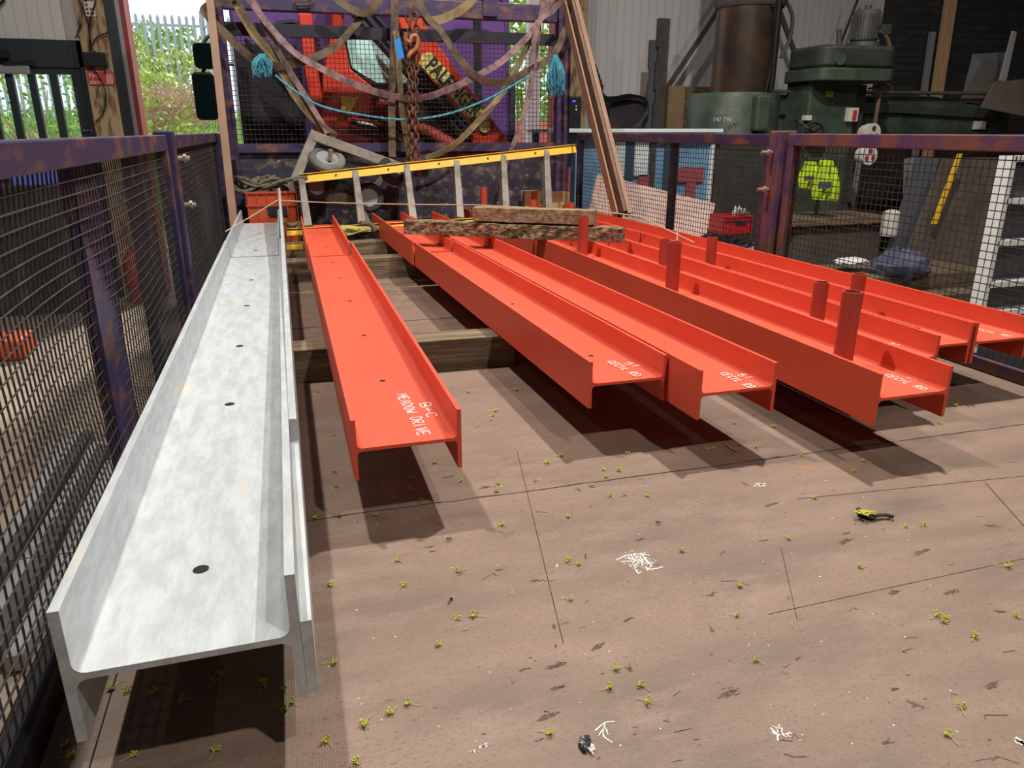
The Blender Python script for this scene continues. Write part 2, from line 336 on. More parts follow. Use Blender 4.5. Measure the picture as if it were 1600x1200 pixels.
struct(MB().box((-14,-6,GZ-.1),(12,60,GZ)).build('floor', M['concrete']))
WY = 8.4; CZ = 4.9
struct(MB().box((-7,-5,CZ),(10,WY+.3,CZ+.15)).build('ceiling', M['ceil']))
struct(MB().box((-7.2,-5,GZ),(-7,WY,CZ)).build('wall_left', M['wallgrey']))
struct(MB().box((10,-5,GZ),(10.2,WY,CZ)).build('wall_right', M['brick']))
struct(MB().box((-7,-5.2,GZ),(10,-5,CZ)).build('wall_back', M['wallgrey']))
# front wall pieces (openings for the door and the lorry doorway)
xDl = PY(-75,130,WY).x; xDr = PY(141,130,WY).x; xO = PY(186,130,WY).x; zDt = PY(60,62,WY).z
fw = MB(); fw.box((-7,WY,zDt),(xO-.25,WY+.2,CZ)); fw.box((-7,WY,GZ),(xDl,WY+.2,zDt)); struct(fw.build('wall_front', M['clad']))
xR = PY(905,60,WY).x; xB = PY(1374,60,WY).x
struct(MB().box((xR,WY,GZ),(xB,WY+.2,CZ)).build('wall_front', M['clad']))
struct(MB().box((xB,WY-.25,GZ),(10,WY+.2,CZ)).build('wall_front', M['brick']))
struct(MB().box((xO-.25,WY,3.9),(xR,WY+.2,CZ)).build('wall_front', M['clad']))
# door with glazed bars
dr = thing('door_1', (xDr-.6,WY,GZ), None, None); dr['kind'] = 'structure'
fb = MB(); fb.box((xDl,WY-.06,zDt-.24),(xDr+.25,WY+.02,zDt)); fb.box((xDr-.06,WY-.06,GZ),(xDr+.02,WY+.05,zDt)); fb.box((xDl-.1,WY-.06,GZ),(xDl,WY+.05,zDt)); fb.build('door_frame', M['door'], dr, bevel=.008)
zg1 = PY(60,116,WY).z; zg0 = PY(60,222,WY).z
lf = MB(); lf.box((xDl,WY-.04,zg1),(xDr,WY+.01,zDt-.24)); lf.box((xDl,WY-.04,GZ),(xDr,WY+.01,zg0)); lf.box((PY(121,165,WY).x,WY-.04,zg0),(xDr,WY+.01,zg1))
lf.build('door_leaf', M['door'], dr)
for x0,x1 in ((-48,-36),(-14,-3),(19,31),(54,65),(87,99)):
    MB().box((PY(x0,165,WY).x,WY-.05,zg0),(PY(x1,165,WY).x,WY+.01,zg1)).build('glazing_bar', M['door'], dr)
MB().box((xDl,WY-.012,zg0),(xDr,WY-.008,zg1)).build('glass_pane', M['glass'], dr)
cl = MB(); p0 = PY(-40,100,WY-.1); p1 = PY(47,116,WY-.1); cl.box((p0.x,WY-.1,p1.z),(p1.x,WY-.04,p0.z)); c = cl.build('door_closer', M['alugrey'], dr, bevel=.01)
MB().bar(PY(5,98,WY-.12),PY(55,97,WY-.12),.02,.02).bar(PY(-10,84,WY-.12),PY(13,84,WY-.12),.05,.07).build('closer_arm', M['black'], c)
for nx in range(3):
    q = PY(131+nx*5.5,204,WY-.07); MB().lathe(q,[(0,-.004),(.008,0),(.008,.02)],(0,1,0),8).build('screw', M['alugrey'], dr)
# timber post with signs, dark frame, red jamb
post = tag(MB().bar((PY(140,0,WY-.15).x,WY-.15,GZ),(PY(140,0,WY-.15).x,WY-.15,CZ),.235,.2,(0,1,0)).build('timber_post', M['oldpost'], bevel=.01), 'tall weathered timber post carrying the red fire sign beside the dark door', 'post')
px = PY(140,0,WY-.15).x
struct(MB().box((px+.12,WY-.2,GZ),(px+.20,WY+.1,CZ)).build('trim_1', M['door']))
struct(MB().box((px+.20,WY-.15,GZ),(px+.235,WY+.1,CZ)).build('trim_2', M['alugrey']))
struct(MB().box((px+.235,WY-.15,GZ),(px+.275,WY+.15,CZ)).build('trim_3', M['redpost']))

def text_obj(name, body, m, parent, origin, xdir, ydir, size, depth=.001, center=False, bold=0):
    cu = bpy.data.curves.new(name, 'FONT'); cu.body = body; cu.size = 1; cu.extrude = 0; cu.offset = bold
    if center: cu.align_x = 'CENTER'; cu.align_y = 'CENTER'
    t = bpy.data.objects.new(name, cu); COL.objects.link(t); bpy.context.view_layer.update()
    me = bpy.data.meshes.new_from_object(t.evaluated_get(bpy.context.evaluated_depsgraph_get()))
    bpy.data.objects.remove(t, do_unlink=True)
    X = Vector(xdir).normalized(); Y = Vector(ydir).normalized(); og = Vector(origin)-ORG[parent.name]
    sx, sy = size if isinstance(size, tuple) else (size,size)
    for v in me.vertices: v.co = og + X*v.co.x*sx + Y*v.co.y*sy
    me.materials.clear(); me.materials.append(m)
    o = bpy.data.objects.new(name, me); COL.objects.link(o); o.parent = parent; return o
sg = tag(MB().box((px-.10,WY-.262,PY(155,133,WY-.26).z),(px+.12,WY-.257,PY(155,112,WY-.26).z)).build('wall_sign', M['signred']), 'red fire alarm sign fixed to the timber post', 'sign')
text_obj('sign_text','Fire', M['offwhite'], sg, (px-.09,WY-.2635,PY(155,121.5,WY-.26).z),(1,0,0),(0,0,1),.055)
text_obj('sign_text','alarm', M['offwhite'], sg, (px-.09,WY-.2635,PY(155,131,WY-.26).z),(1,0,0),(0,0,1),.05)
hb = MB()
for k in range(4): hb.bar((px+.055+k*.014,WY-.263,PY(155,131,WY-.26).z),(px+.062+k*.014,WY-.263,PY(155,115,WY-.26).z),.006,.001)
hb.build('hand_symbol', M['offwhite'], sg)
zt = PY(146,0,WY-.26).z; zb_ = PY(146,26,WY-.26).z
s2 = tag(MB().box((px-.03,WY-.262,zb_),(px+.05,WY-.257,zt+.05)).build('wall_sign', M['offwhite']), 'narrow cream notice with small pictograms above the fire alarm sign', 'sign')
MB().box((px-.03,WY-.264,zt-.01),(px+.05,WY-.2625,zt+.05)).build('red_header', M['signred'], s2)
pc = MB()
for k in range(4): pc.box((px-.022,WY-.264,zb_+.015+k*.034),(px-.002,WY-.2625,zb_+.036+k*.034))
pc.build('pictogram', M['dark'], s2)
pc = MB()
for k in range(2): pc.box((px+.008,WY-.264,zb_+.015+k*.034),(px+.04,WY-.2625,zb_+.036+k*.034))
pc.build('pictogram', M['signred'], s2)
jb = tag(MB().box((px-.11,WY-.32,PY(150,103,WY-.3).z),(px+.09,WY-.255,PY(150,82,WY-.3).z)).build('junction_box', M['black'], bevel=.01), 'black junction box with cables on the timber post', 'box')
cb = MB()
for pts in ([(124,0),(138,40),(140,78)],[(150,0),(140,40),(145,78),(160,84),(165,100),(164,115)],[(140,80),(150,60),(170,50)],[(140,100),(148,110),(164,140),(162,175),(150,190)],[(118,60),(124,45),(125,35)],[(124,60),(121,52),(127,38)]):
    cb.tube(spline([PY(x,y,WY-.285) for x,y in pts],6),.006,5)
tag(cb.build('cable', M['black'], smooth=True), 'thin black cables running down the timber post', 'cable')
cb = MB().tube(spline([PY(-10,10,WY-.05),PY(2,4,WY-.05),PY(8,-4,WY-.05)],6),.012,6); tag(cb.build('cable', M['black']), 'short black cable on the white wall at the top left corner', 'cable')
# right-hand timber column at the doorway + red jamb + white downpipe beyond
tag(MB().bar((PY(900,60,WY-.25).x,WY-.25,GZ),(PY(900,60,WY-.25).x,WY-.25,CZ),.19,.2,(0,1,0)).build('timber_post', M['oldpost'], bevel=.01), 'tall old timber post right of the lorry doorway beside the grey cladding', 'post')
rx = PY(865,150,WY).x
struct(MB().box((rx-.03,WY-.1,GZ),(rx+.05,WY+.1,CZ)).build('trim_4', M['redpost']))
tag(MB().box((rx-.2,WY+.3,GZ),(rx-.06,WY+.4,CZ)).build('door_panel', M['white']), 'narrow white open door edge outside the right side of the doorway', 'door')
struct(MB().box((rx+.05,WY,GZ),(xR+.02,WY+.1,CZ)).build('trim_5', M['dark']))

# ---------------------------------------------------------------- outdoors
bank = MB(); nx, ny = 60, 26; vs = []
for j in range(ny+1):
    for i in range(nx+1):
        x = -14+i*.5; y = 11.5+j*.55; z = GZ+ (1.9)*min(1,max(0,(y-11.5)/8))**1.1 + random.uniform(-.08,.08); vs.append((x,y,z))
bank.add(vs,[(j*(nx+1)+i,j*(nx+1)+i+1,(j+1)*(nx+1)+i+1,(j+1)*(nx+1)+i) for j in range(ny) for i in range(nx)])
struct(bank.build('floor', M['grass'], smooth=True))
tf = MB()
for i in range(9000):
    y = random.uniform(11.5,19.8); x = random.uniform(-8,2.2) if i%5 else random.uniform(3,8)
    z = GZ+1.9*((y-11.5)/8)**1.1; h = random.uniform(.08,.3); a = random.uniform(0,6.28); w = .02
    tf.add([(x-w*math.cos(a),y-w*math.sin(a),z-.05),(x+w*math.cos(a),y+w*math.sin(a),z-.05),(x+random.uniform(-.1,.1),y+random.uniform(-.1,.1),z+h)],[(0,1,2)])
tag(tf.build('long_grass', M['leaf']), 'long green grass growing on the bank outside', 'grass', kind='stuff')
pf = thing('palisade_fence', (-3,20,.8), 'pale galvanised palisade fence on the bank outside', 'fence')
for n_ in range(78):
    x = -9.2+n_*.15; p = MB(); z0 = .75; z1 = 3.25+random.uniform(-.01,.01)
    p.prism([(x-.034,20,z0),(x+.034,20,z0),(x+.034,20,z1-.07),(x,20,z1),(x-.034,20,z1-.07)],(0,.01,0)); p.build('pale', M['pal'], pf)
MB().box((-9.3,20.012,3.0),(2.5,20.05,3.05)).build('rail', M['pal'], pf); MB().box((-9.3,20.012,1.15),(2.5,20.05,1.2)).build('rail', M['pal'], pf)
for x in (-7.0,-4.25,-1.42,1.3): MB().box((x,20.05,.6),(x+.1,20.12,3.35)).build('post', M['pal'], pf)
def bush(name, c, r, n, m, label, cat, ls=.07, stem=True):
    t = thing(name, (c[0],c[1],c[2]-r[2]), label, cat); lb = MB()
    for i in range(n):
        u = Vector((random.gauss(0,1),random.gauss(0,1),random.gauss(0,1))).normalized()*random.uniform(.45,1)**.5
        p = Vector((c[0]+u.x*r[0],c[1]+u.y*r[1],c[2]+u.z*r[2]))
        a = Vector((random.uniform(-1,1),random.uniform(-1,1),random.uniform(-1,1))).normalized(); b = a.cross(Vector((random.uniform(-1,1),random.uniform(-1,1),random.uniform(-1,1)))).normalized()
        s = ls*random.uniform(.6,1.3); lb.add([p-a*s,p-b*s*.5,p+a*s,p+b*s*.5],[(0,1,2,3)])
    f = lb.build('foliage', m, t)
    sb = MB()
    for k in range(7):
        q = Vector((c[0]+random.uniform(-.6,.6)*r[0],c[1]+random.uniform(-.5,.5)*r[1],c[2]+random.uniform(0,.6)*r[2]))
        sb.tube([(c[0]+random.uniform(-.1,.1)*r[0],c[1],(c[2]-r[2]) if c[1]<20 else .7),((c[0]+q.x)/2,(c[1]+q.y)/2,c[2]-r[2]*.3),q],[.03,.02,.008],5)
    sb.build('stem', M['twig'], t); return t
for (x,y,Y,rx_,rz,n,m,lab) in [(208,112,18.5,.45,.8,700,'leafy','yellow-green shrub nearest the red doorway jamb on the bank'),(238,155,17,.8,.55,900,'leafy','low light green shrub in the middle of the bank'),
     (282,130,18.5,.8,.75,800,'leafy','round yellow-green shrub on the bank beside the lorry mirrors'),(225,190,14,.9,.5,900,'leafy','low green clump at the foot of the bank by the doorway'),(270,85,24,1.3,.7,500,'leaf','green tree behind the palisade fence left of the headboard'),
     (222,80,25,1.5,.8,450,'leaf','pale green tree behind the palisade fence nearest the red jamb'),(820,20,24,2.6,3.4,2600,'leafy','bright green tree seen through the doorway right of the purple cab, above the mesh'),(835,120,20,2.6,2.0,2600,'leaf','green bushes seen through the mesh right of the purple cab'),
     (50,180,16,2.4,.9,1500,'leaf','green shrubs seen through the glazed door')]:
    c = PY(x,y,Y); bush('shrub' if Y<20 else 'tree', c, (rx_,rx_*.7,rz), n, M[m], lab, 'shrub' if Y<20 else 'tree', .06 if Y<20 else .12)
ds_ = MB()
for i in range(500):
    c = PY(random.uniform(225,325),random.uniform(150,200),random.uniform(13.5,16)); q = c+Vector((random.uniform(-.35,.35),random.uniform(-.2,.2),random.uniform(-.02,.28))); ds_.tube([c,(c+q)/2+Vector((0,0,.06)),q],.008,3,False)
tag(ds_.build('dry_stems', M['twig']), 'tangle of dry pinkish brown stems on the bank', 'stems', kind='stuff')
a = PY(795,190,11); b = PY(862,190,11)
tag(MB().box((a.x-1.2,11,GZ),(b.x+1.0,11.3,a.z)).build('low_wall', M['redlow']), 'low pale red wall outside the doorway right of the cab', 'wall')
a = PY(372,80,9); b = PY(392,225,9)
tag(MB().box((a.x-.02,9,GZ),(b.x+.25,9.3,a.z)).build('brick_pier', M['redlow']), 'pinkish brick pier seen through the mesh left of the purple cab', 'pier')

# ================================================================ LORRY SIDES
def mesh_grid(mb, o, u, v, nu, nv, su, sv, r=.0016, wob=0):
    """wires from origin o along directions u (nu wires spaced su along u) and v"""
    o = Vector(o); u = Vector(u); v = Vector(v); n = u.cross(v).normalized()
    LU = nu*su; LV = nv*sv
    def bend(p):
        if not wob: return p
        a = (p-o).dot(u); b = (p-o).dot(v); e = math.sin(math.pi*min(1,max(0,a/LU)))*math.sin(math.pi*min(1,max(0,b/LV)))
        return p+n*wob*e*math.sin(a*5.1+b*3)+n*wob*.5*e
    seg = 10 if wob else 1
    for i in range(nu+1):
        pts = [bend(o+u*(i*su)+v*(LV*k/seg)) for k in range(seg+1)]
        mb.tube(pts, r, 4, False)
    for j in range(nv+1):
        pts = [bend(o+v*(j*sv)+u*(LU*k/(seg*2))+n*r*1.6) for k in range(seg*2+1)]
        mb.tube(pts, r, 4, False)
def side_panel(X, y0, y1, label, stiff, side, zt=.738, wob=0, pm='purple'):
    t = thing('mesh_side_panel', (X,(y0+y1)/2,0), label, 'side panel', 'mesh side panels of the lorry')
    zr = zt-.05
    MB().box((X-.02,y0,zr),(X+.02,y1,zt)).build('top_rail', M[pm], t, bevel=.004)
    MB().box((X-.02,y0,0.002),(X+.02,y1,.045)).build('bottom_rail', M['black'] if side<0 else M[pm], t, bevel=.004)
    for y in (y0,y1-.04): MB().box((X-.02,y,.045),(X+.02,y+.04,zr)).build('end_stile', M[pm], t, bevel=.004)
    for y,w in stiff: MB().box((X+side*.005,y,.045),(X+side*.03,y+w,zr)).build('stiffener', M['dkrail' if side>0 else 'purple'], t)
    g = MB(); s = .0255; nu = int((y1-y0-.08)/s); nv = int((zr-.045)/s)
    mesh_grid(g,(X,y0+.04,.045),(0,1,0),(0,0,1),nu,nv,(y1-y0-.08)/nu,(zr-.045)/nv,.0017,wob)
    g.build('wire_mesh', M['mesh'], t); return t
XL = DL-.022; XR = DR+.01
side_panel(XL,.10,2.90,'rusty purple mesh side panel nearest the camera, left of the galvanised beam',[(PX(140,400,XL).y,PX(176,400,XL).y-PX(140,400,XL).y),(2.3,.05)],-1,wob=-.014)
side_panel(XL,3.02,5.44,'mesh side panel on the left between the post and the headboard',[(3.9,.06),(4.6,.06)],-1,wob=-.008)
side_panel(XR,3.06,5.44,'purple mesh side panel in front of the blue machine on the right',[(3.98,.06)],1)
side_panel(XR,.55,2.93,'rust-mottled purple mesh side panel at the right edge, before the hi-vis jacket',[(1.2,.0401)],1,pm='purplerust',zt=.74)
def gate_post(X,Y,w,d,label,m,lean,bx):
    t = thing('side_post',(X,Y,0),label,'post','upright posts between side panels')
    MB().bar((X,Y,0),(X+lean,Y,.752),w,d,(0,1,0)).build('upright', m, t, bevel=.006)
    for z in (.66,.5):
        b = MB(); b.tube([(X+bx,Y-.03 if abs(bx)<.03 else Y,z),(X+bx*2.1,Y-.06 if abs(bx)<.03 else Y,z+.0)],.008,8); b.lathe((X+bx*1.5,Y-(.03 if abs(bx)<.03 else 0),z),[(0,0),(.014,0),(.014,.01),(0,.01)],(1,0,0),6)
        b.build('bolt', M['steel'], t, smooth=True)
gate_post(XL+.005,2.96,.062,.07,'dark purple upright post in the left side, between two mesh panels',M['purple'],0,.035)
gate_post(XR+.0,2.995,.085,.08,'rusty purple upright post in the right side, between two mesh panels',M['purplerust'],0,-.05)

# ---------------------------------------------------------------- headboard
HY = 5.5
hb = thing('headboard_frame',(.9,HY,0),'purple steel headboard frame with wire mesh between load and cab','headboard')
xl, xr = PY(352,150,HY).x, PY(878,150,HY).x
for x,w in ((xl,.09),(xr,.1)): MB().box((x-w/2,HY-.04,0),(x+w/2,HY+.04,1.9)).build('upright', M['purple'], hb, bevel=.006)
MB().box((XL-.02,HY-.045,0),(xl-.045,HY+.04,.735)).build('corner_plate', M['purple'], hb)
z1 = PY(600,12,HY).z; MB().box((xl+.045,HY-.035,z1-.05),(xr-.05,HY+.035,z1+.06)).build('top_beam', M['purple'], hb, bevel=.006)
z2 = PY(600,54,HY).z; MB().box((xl+.045,HY-.02,z2-.035),(xr-.05,HY+.02,z2+.04)).build('cross_rail', M['dkrail'], hb)
z3 = PY(600,224,HY).z; MB().box((xl+.045,HY-.03,z3-.055),(xr-.05,HY+.02,z3)).build('cross_rail', M['purple'], hb)
g = MB(); W_ = xr-xl-.095; nu = int(W_/.029); nv = int((z2-.035-z3)/.029)
mesh_grid(g,(xl+.045,HY,z3),(1,0,0),(0,0,1),nu,nv,W_/nu,(z2-.035-z3)/nv,.0018); g.build('wire_mesh', M['mesh'], hb)
M['dirtypanel'] = mat('scratched_panel',(.028,.024,.045),.6,col2=(.12,.095,.07),scale=11,lo=.50,hi=.62,bump=.3,stretch=(1,1,1.6),extra=[((.34,.28,.21),22,.60,.68),((.018,.016,.03),6,.5,.6),((.10,.05,.03),5,.62,.7)])
MB().box((xl+.045,HY,0),(xr-.05,HY+.03,z3-.055)).build('lower_panel', M['dirtypanel'], hb)
MB().box((PY(758,10,HY).x-.025,HY-.05,z1-.03),(PY(770,10,HY).x+.02,HY+.01,1.9)).build('top_bracket', M['purple'], hb)
for x in (462,488): 
    q = PY(x,3,HY-.05); 
l_ = MB().tube(spline([PY(462,0,HY-.06),PY(464,8,HY-.06),PY(486,6,HY-.06),PY(486,-4,HY-.06)],5),.008,8); l_.build('lashing_ring', M['rust'], hb, smooth=True)
MB().box((PY(640,220,HY).x,HY-.05,z3-.16),(PY(670,220,HY).x,HY-.03,z3-.02)).build('plate_bracket', M['purple'], hb)
MB().box((xl-.02,HY-.044,z3-.2),(xl+.02,HY-.041,z3-.1)).build('slot_hole', M['hole'], hb)

# ---------------------------------------------------------------- cab behind
CYb = 6.35
cab = thing('lorry_cab',(1.0,CYb,GZ),'purple lorry cab with rounded rear corners behind the mesh headboard','lorry cab')
cx0, cx1 = PY(372,150,CYb).x, PY(797,150,CYb).x; r = .09; poly = []
cz1 = 2.45; cz0 = -.3
for (cx,cz,a0) in ((cx1-r,cz1-r,0),(cx0+r,cz1-r,90),(cx0+r,cz0+r,180),(cx1-r,cz0+r,270)):
    for k in range(7): a = math.radians(a0+k*15); poly.append((cx+r*math.cos(a),CYb,cz+r*math.sin(a)))
MB().prism(poly,(0,1.6,0)).build('cab_body', M['cab'], cab, smooth=True, bevel=.03)
zt_ = PY(700,-40,CYb).z
def panel_line(pts, w=.02):
    mb = MB(); ps = spline([PY(x,y,CYb-.008) for x,y in pts],6); mb.tube(ps,w/2,6); return mb
panel_line([(705,60),(708,48),(720,46),(755,48),(766,52),(770,60)]).build('pressed_line', M['cabdark'], cab, smooth=True)
panel_line([(752,-10),(778,-4),(789,10),(790,60),(793,130)],.015).build('pressed_line', M['cab'], cab, smooth=True)
panel_line([(432,36),(460,34),(472,46),(475,60)],.03).build('pressed_line', M['cabdark'], cab, smooth=True)
for x in (385,430,560,590): pass
MB().box((PY(740,60,CYb).x,CYb-.03,.2),(PY(750,60,CYb).x,CYb,1.7)).build('ribbed_strip', M['black'], cab)
wb = [(537,58),(600,55),(640,95),(700,130),(640,132),(588,132),(548,108)]
wbp = [PY(x,y,CYb-.012) for x,y in wb]; MB().prism(wbp,(0,.012,0)).build('rear_window', M['cyan'], cab)
ed = MB(); 
for a,b in zip(wbp,wbp[1:]+wbp[:1]): ed.bar(a,b,.025,.02,(0,1,0))
ed.build('window_seal', M['black'], cab)
MB().box((cx1-.01,CYb-.02,.2),(cx1+.04,CYb+.1,1.2)).build('side_fairing', M['cabdark'], cab)
tag(MB().box((cx0+.02,CYb-.1,-.2),(PY(470,150,CYb-.1).x,CYb-.05,PY(430,70,CYb-.1).z)).build('bulkhead_board', M['navy']), 'dark navy sheet behind the left part of the headboard mesh','board')
# mirrors on the left of the cab
def mirror(x0,y0,x1,y1,label,Y=7.0):
    t = thing('wing_mirror', PY((x0+x1)/2,y1,Y), label,'mirror')
    a = PY(x0,y0,Y); b = PY(x1,y1,Y); cx=(a.x+b.x)/2; cz=(a.z+b.z)/2; hx=abs(b.x-a.x)/2; hz=abs(a.z-b.z)/2; r=.04; poly=[]
    for (sx,sz,a0) in ((1,1,0),(-1,1,90),(-1,-1,180),(1,-1,270)):
        for k in range(6): an=math.radians(a0+k*18); poly.append((cx+sx*(hx-r)+r*math.cos(an),Y,cz+sz*(hz-r)+r*math.sin(an)))
    MB().prism(poly,(0,.07,0)).build('housing', M['black'], t, smooth=True, bevel=.012)
    MB().prism([Vector((cx+(p[0]-cx)*.86,Y-.004,cz+(p[2]-cz)*.9)) for p in poly],(0,.003,0)).build('mirror_glass', M['mirror'], t)
    MB().tube(spline([(cx,Y+.05,cz+hz),(cx+.06,Y+.06,cz+hz+.06),(cx+.25,Y+.06,cz+hz+.07)],6),.014,8).build('arm', M['black'], t, smooth=True)
M['mirror'] = mat('mirror_glass',(.02,.07,.07),.08,.9)
mirror(299,66,340,108,'small upper black wing mirror left of the headboard')
mirror(298,112,342,188,'tall lower black wing mirror left of the headboard')
# ---------------------------------------------------------------- crane
KY = 6.0
cr = thing('loader_crane', (1.2,KY,-.3), 'red loader crane folded diagonally behind the headboard mesh', 'crane')
def pyb(pts, Y0, th): return MB().prism([PY(x,y,Y0) for x,y in pts],(0,th,0))
MB().prism([PY(x,y,KY) for x,y in [(598,-40),(640,-40),(672,52),(803,232),(742,232),(690,160),(650,110)]],(0,.22,0)).build('main_boom', M['crane'], cr, bevel=.01)
pyb([(518,-30),(537,-30),(537,60),(548,108),(600,150),(640,185),(640,240),(500,240),(505,120),(520,40)],KY+.05,.25).build('crane_column', M['crane'], cr, bevel=.01)
pyb([(466,20),(488,20),(492,80),(520,240),(500,240),(478,120)],KY+.1,.15).build('side_arm', M['crane'], cr, bevel=.01)
pyb([(533,150),(560,152),(545,180),(533,172)],KY-.02,.03).build('hazard_marking', M['yellow'], cr)
for pts,w in (([(530,-5),(560,30),(600,75),(650,130),(720,210)],.035),([(545,-5),(575,30),(612,75),(662,130),(730,205)],.03),([(560,-5),(590,30),(625,70),(672,128),(742,205)],.03),([(548,190),(590,200),(640,230)],.03),([(560,180),(600,188),(650,220)],.025)):
    MB().tube(spline([PY(x,y,KY-.06) for x,y in pts],6),w*.75,8).build('hydraulic_hose', M['black'], cr, smooth=True)
MB().tube([PY(590,160,KY-.03),PY(720,235,KY-.03)],.05,10).build('hydraulic_ram', M['redtube'], cr, smooth=True)
MB().prism([PY(x,y,KY) for x,y in [(640,150),(690,165),(735,232),(640,232)]],(0,.15,0)).build('knuckle_plate', M['dark'], cr)
# decal along boom
a = PY(668,95,KY-.006); b = PY(748,180,KY-.006); d = (b-a); dn = d.normalized(); up = dn.cross(Vector((0,-1,0))).normalized(); up = -up if up.z<0 else up
lp = [a-dn*.03+up*.06,a-dn*.06,a-dn*.03-up*.06,b+dn*.05-up*.06,b+dn*.08,b+dn*.05+up*.06]
lb = MB().prism(lp,(0,.004,0)).build('name_decal', M['label'], cr)
text_obj('decal_lettering','PALFINGER', M['ink'], lb, (a+b)/2+Vector((0,-.006,0)), dn, up, (.105,.15), center=True, bold=.025)
for k,(x,y) in enumerate([(757,198)]): MB().lathe(PY(x,y,KY-.01),[(0,0),(.045,0),(.045,.012),(0,.012)],(0,-1,0),20).build('maker_roundel', M['label'], cr)
for pts in ([(395,40),(400,90),(420,130),(470,180)],[(410,50),(412,80),(440,120)],[(378,70),(385,110),(420,150),(480,170)]):
    pass
hz = MB()
for k in range(5):
    hz.tube(spline([PY(384+k*5,62+k*5,KY-.1),PY(395+k*6,80+k*3,KY-.12),PY(415+k*4,104+k*4,KY-.1),PY(470+k*3,150+k*8,KY-.08)],6),.014,7)
tag(hz.build('hose_bundle', M['black'], smooth=True),'bundle of black hydraulic hoses behind the mesh, top left of the headboard','hoses')

# ================================================================ BEAMS
def hprof(w,h,tf,tw,r):
    pts=[]; n=4; zc=h/2
    def arc(cx,cz,a0,a1): return [(cx+r*math.cos(math.radians(a0+(a1-a0)*k/n)),cz+r*math.sin(math.radians(a0+(a1-a0)*k/n))) for k in range(n+1)]
    up=zc+tw/2; lo=zc-tw/2
    pts += [(0,0),(tf,0)]+arc(tf+r,lo-r,180,90)+arc(w-tf-r,lo-r,90,0)+[(w-tf,0),(w,0),(w,h),(w-tf,h)]+arc(w-tf-r,up+r,0,-90)+arc(tf+r,up+r,270,180)+[(tf,h),(0,h)]
    return pts
def beam(label, m, Y0, Y1, x0, x1, w, h, zb, holes=(), tubes=(), tf=.0085, tw=.007, r=.009, group='red painted H-section steel beams', cat='steel beam', name='steel_beam', tilt=0):
    pr = hprof(w,h,tf,tw,r); n=len(pr); mb=MB(); hh = random.uniform(-.001,.001)
    mb.add([(x0+a,Y0,zb+b) for a,b in pr]+[(x1+a,Y1,zb+b+hh) for a,b in pr], [tuple(range(n)),tuple(reversed(range(n,2*n)))]+[(i,i+n,(i+1)%n+n,(i+1)%n) for i in range(n)])
    o = mb.build(name, m, smooth=True); tag(o,label,cat,group)
    zw = zb+h/2+tw/2
    xc = lambda Y: x0+(x1-x0)*(Y-Y0)/(Y1-Y0)+w/2
    for Y in holes: MB().lathe((xc(Y),Y,zw+.0004),[(.0075*(1.4 if m is M['galv'] else 1),0),(0,0)],n=16).build('bolt_hole', M['hole'], o)
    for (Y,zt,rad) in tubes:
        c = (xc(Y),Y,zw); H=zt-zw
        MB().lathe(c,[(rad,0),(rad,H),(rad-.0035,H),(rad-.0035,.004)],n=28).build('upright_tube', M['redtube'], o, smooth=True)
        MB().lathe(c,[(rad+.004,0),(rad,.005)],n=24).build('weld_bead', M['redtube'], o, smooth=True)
    return o, zw
ZB, BH = .113, .121
G1,zwg = beam('long galvanised silver steel beam nearest the left mesh side', M['galv'], 0.772, 3.700, -.277, -.270, .251, .172, .1,
     holes=[.772+.18,1.62,2.1,2.62,3.1], tf=.0115, tw=.0085, r=.013, group='galvanised beams')
G2,_ = beam('short galvanised beam butted to the far end of the long galvanised one', M['galv'], 3.722, 5.120, -.268, -.262, .240, .172, .1, holes=[3.9,4.6], tf=.0105, tw=.0085, r=.013, group='galvanised beams')
RP = ZB
R1,zwr = beam('separate red beam marked MEADOW DRIVE beside the galvanised beam', M['red'], 1.325, 3.690, .084, .098, .212, BH+.003, ZB, holes=[1.72,2.16,2.65,3.1])
R1b,_ = beam('short red beam butted behind the one marked MEADOW DRIVE', M['red'], 3.712, 5.020, .092, .104, .205, BH+.003, ZB, holes=[3.5,4.0,4.5])
B3,_ = beam('leftmost long red beam of the right-hand group, marked 51 CECIL RD', M['red'], 1.560, 3.680, .664, .606, .205, BH-.003, ZB, holes=[1.78,2.45])
B3b,_ = beam('short red beam behind the leftmost long beam of the right-hand group', M['red'], 3.702, 5.120, .597, .565, .202, BH, ZB, holes=[])
B4,_ = beam('second long red beam of the right-hand group, touching the leftmost one', M['red'], 1.418, 3.730, .876, .812, .208, BH, ZB, holes=[1.66,2.3,2.85])
B4b,_ = beam('short red beam behind the second long beam of the right-hand group', M['red'], 3.752, 5.120, .806, .775, .205, BH, ZB)
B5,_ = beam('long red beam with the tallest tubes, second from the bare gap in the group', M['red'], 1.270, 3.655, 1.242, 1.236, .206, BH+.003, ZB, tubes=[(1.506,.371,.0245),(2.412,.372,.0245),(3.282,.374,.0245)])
B5['label'] = 'long red beam standing nearest the camera in the right group, carrying the tallest tubes'
B5b,_ = beam('short red beam in line behind the one with the tallest tubes', M['red'], 3.677, 5.300, 1.234, 1.225, .206, BH, ZB, tubes=[(5.07,.389,.024)])
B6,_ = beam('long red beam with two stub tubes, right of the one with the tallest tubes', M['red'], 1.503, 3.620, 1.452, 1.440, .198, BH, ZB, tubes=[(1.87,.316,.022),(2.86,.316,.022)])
B6b,_ = beam('short red beam in line behind the long one with two stub tubes', M['red'], 3.642, 5.300, 1.440, 1.425, .198, BH, ZB, tubes=[(4.6,.336,.022)])
B7,_ = beam('red beam with two stub tubes, second from the right mesh side', M['red'], 1.588, 3.665, 1.656, 1.640, .200, BH, ZB, tubes=[(1.946,.317,.022),(2.82,.321,.022)])
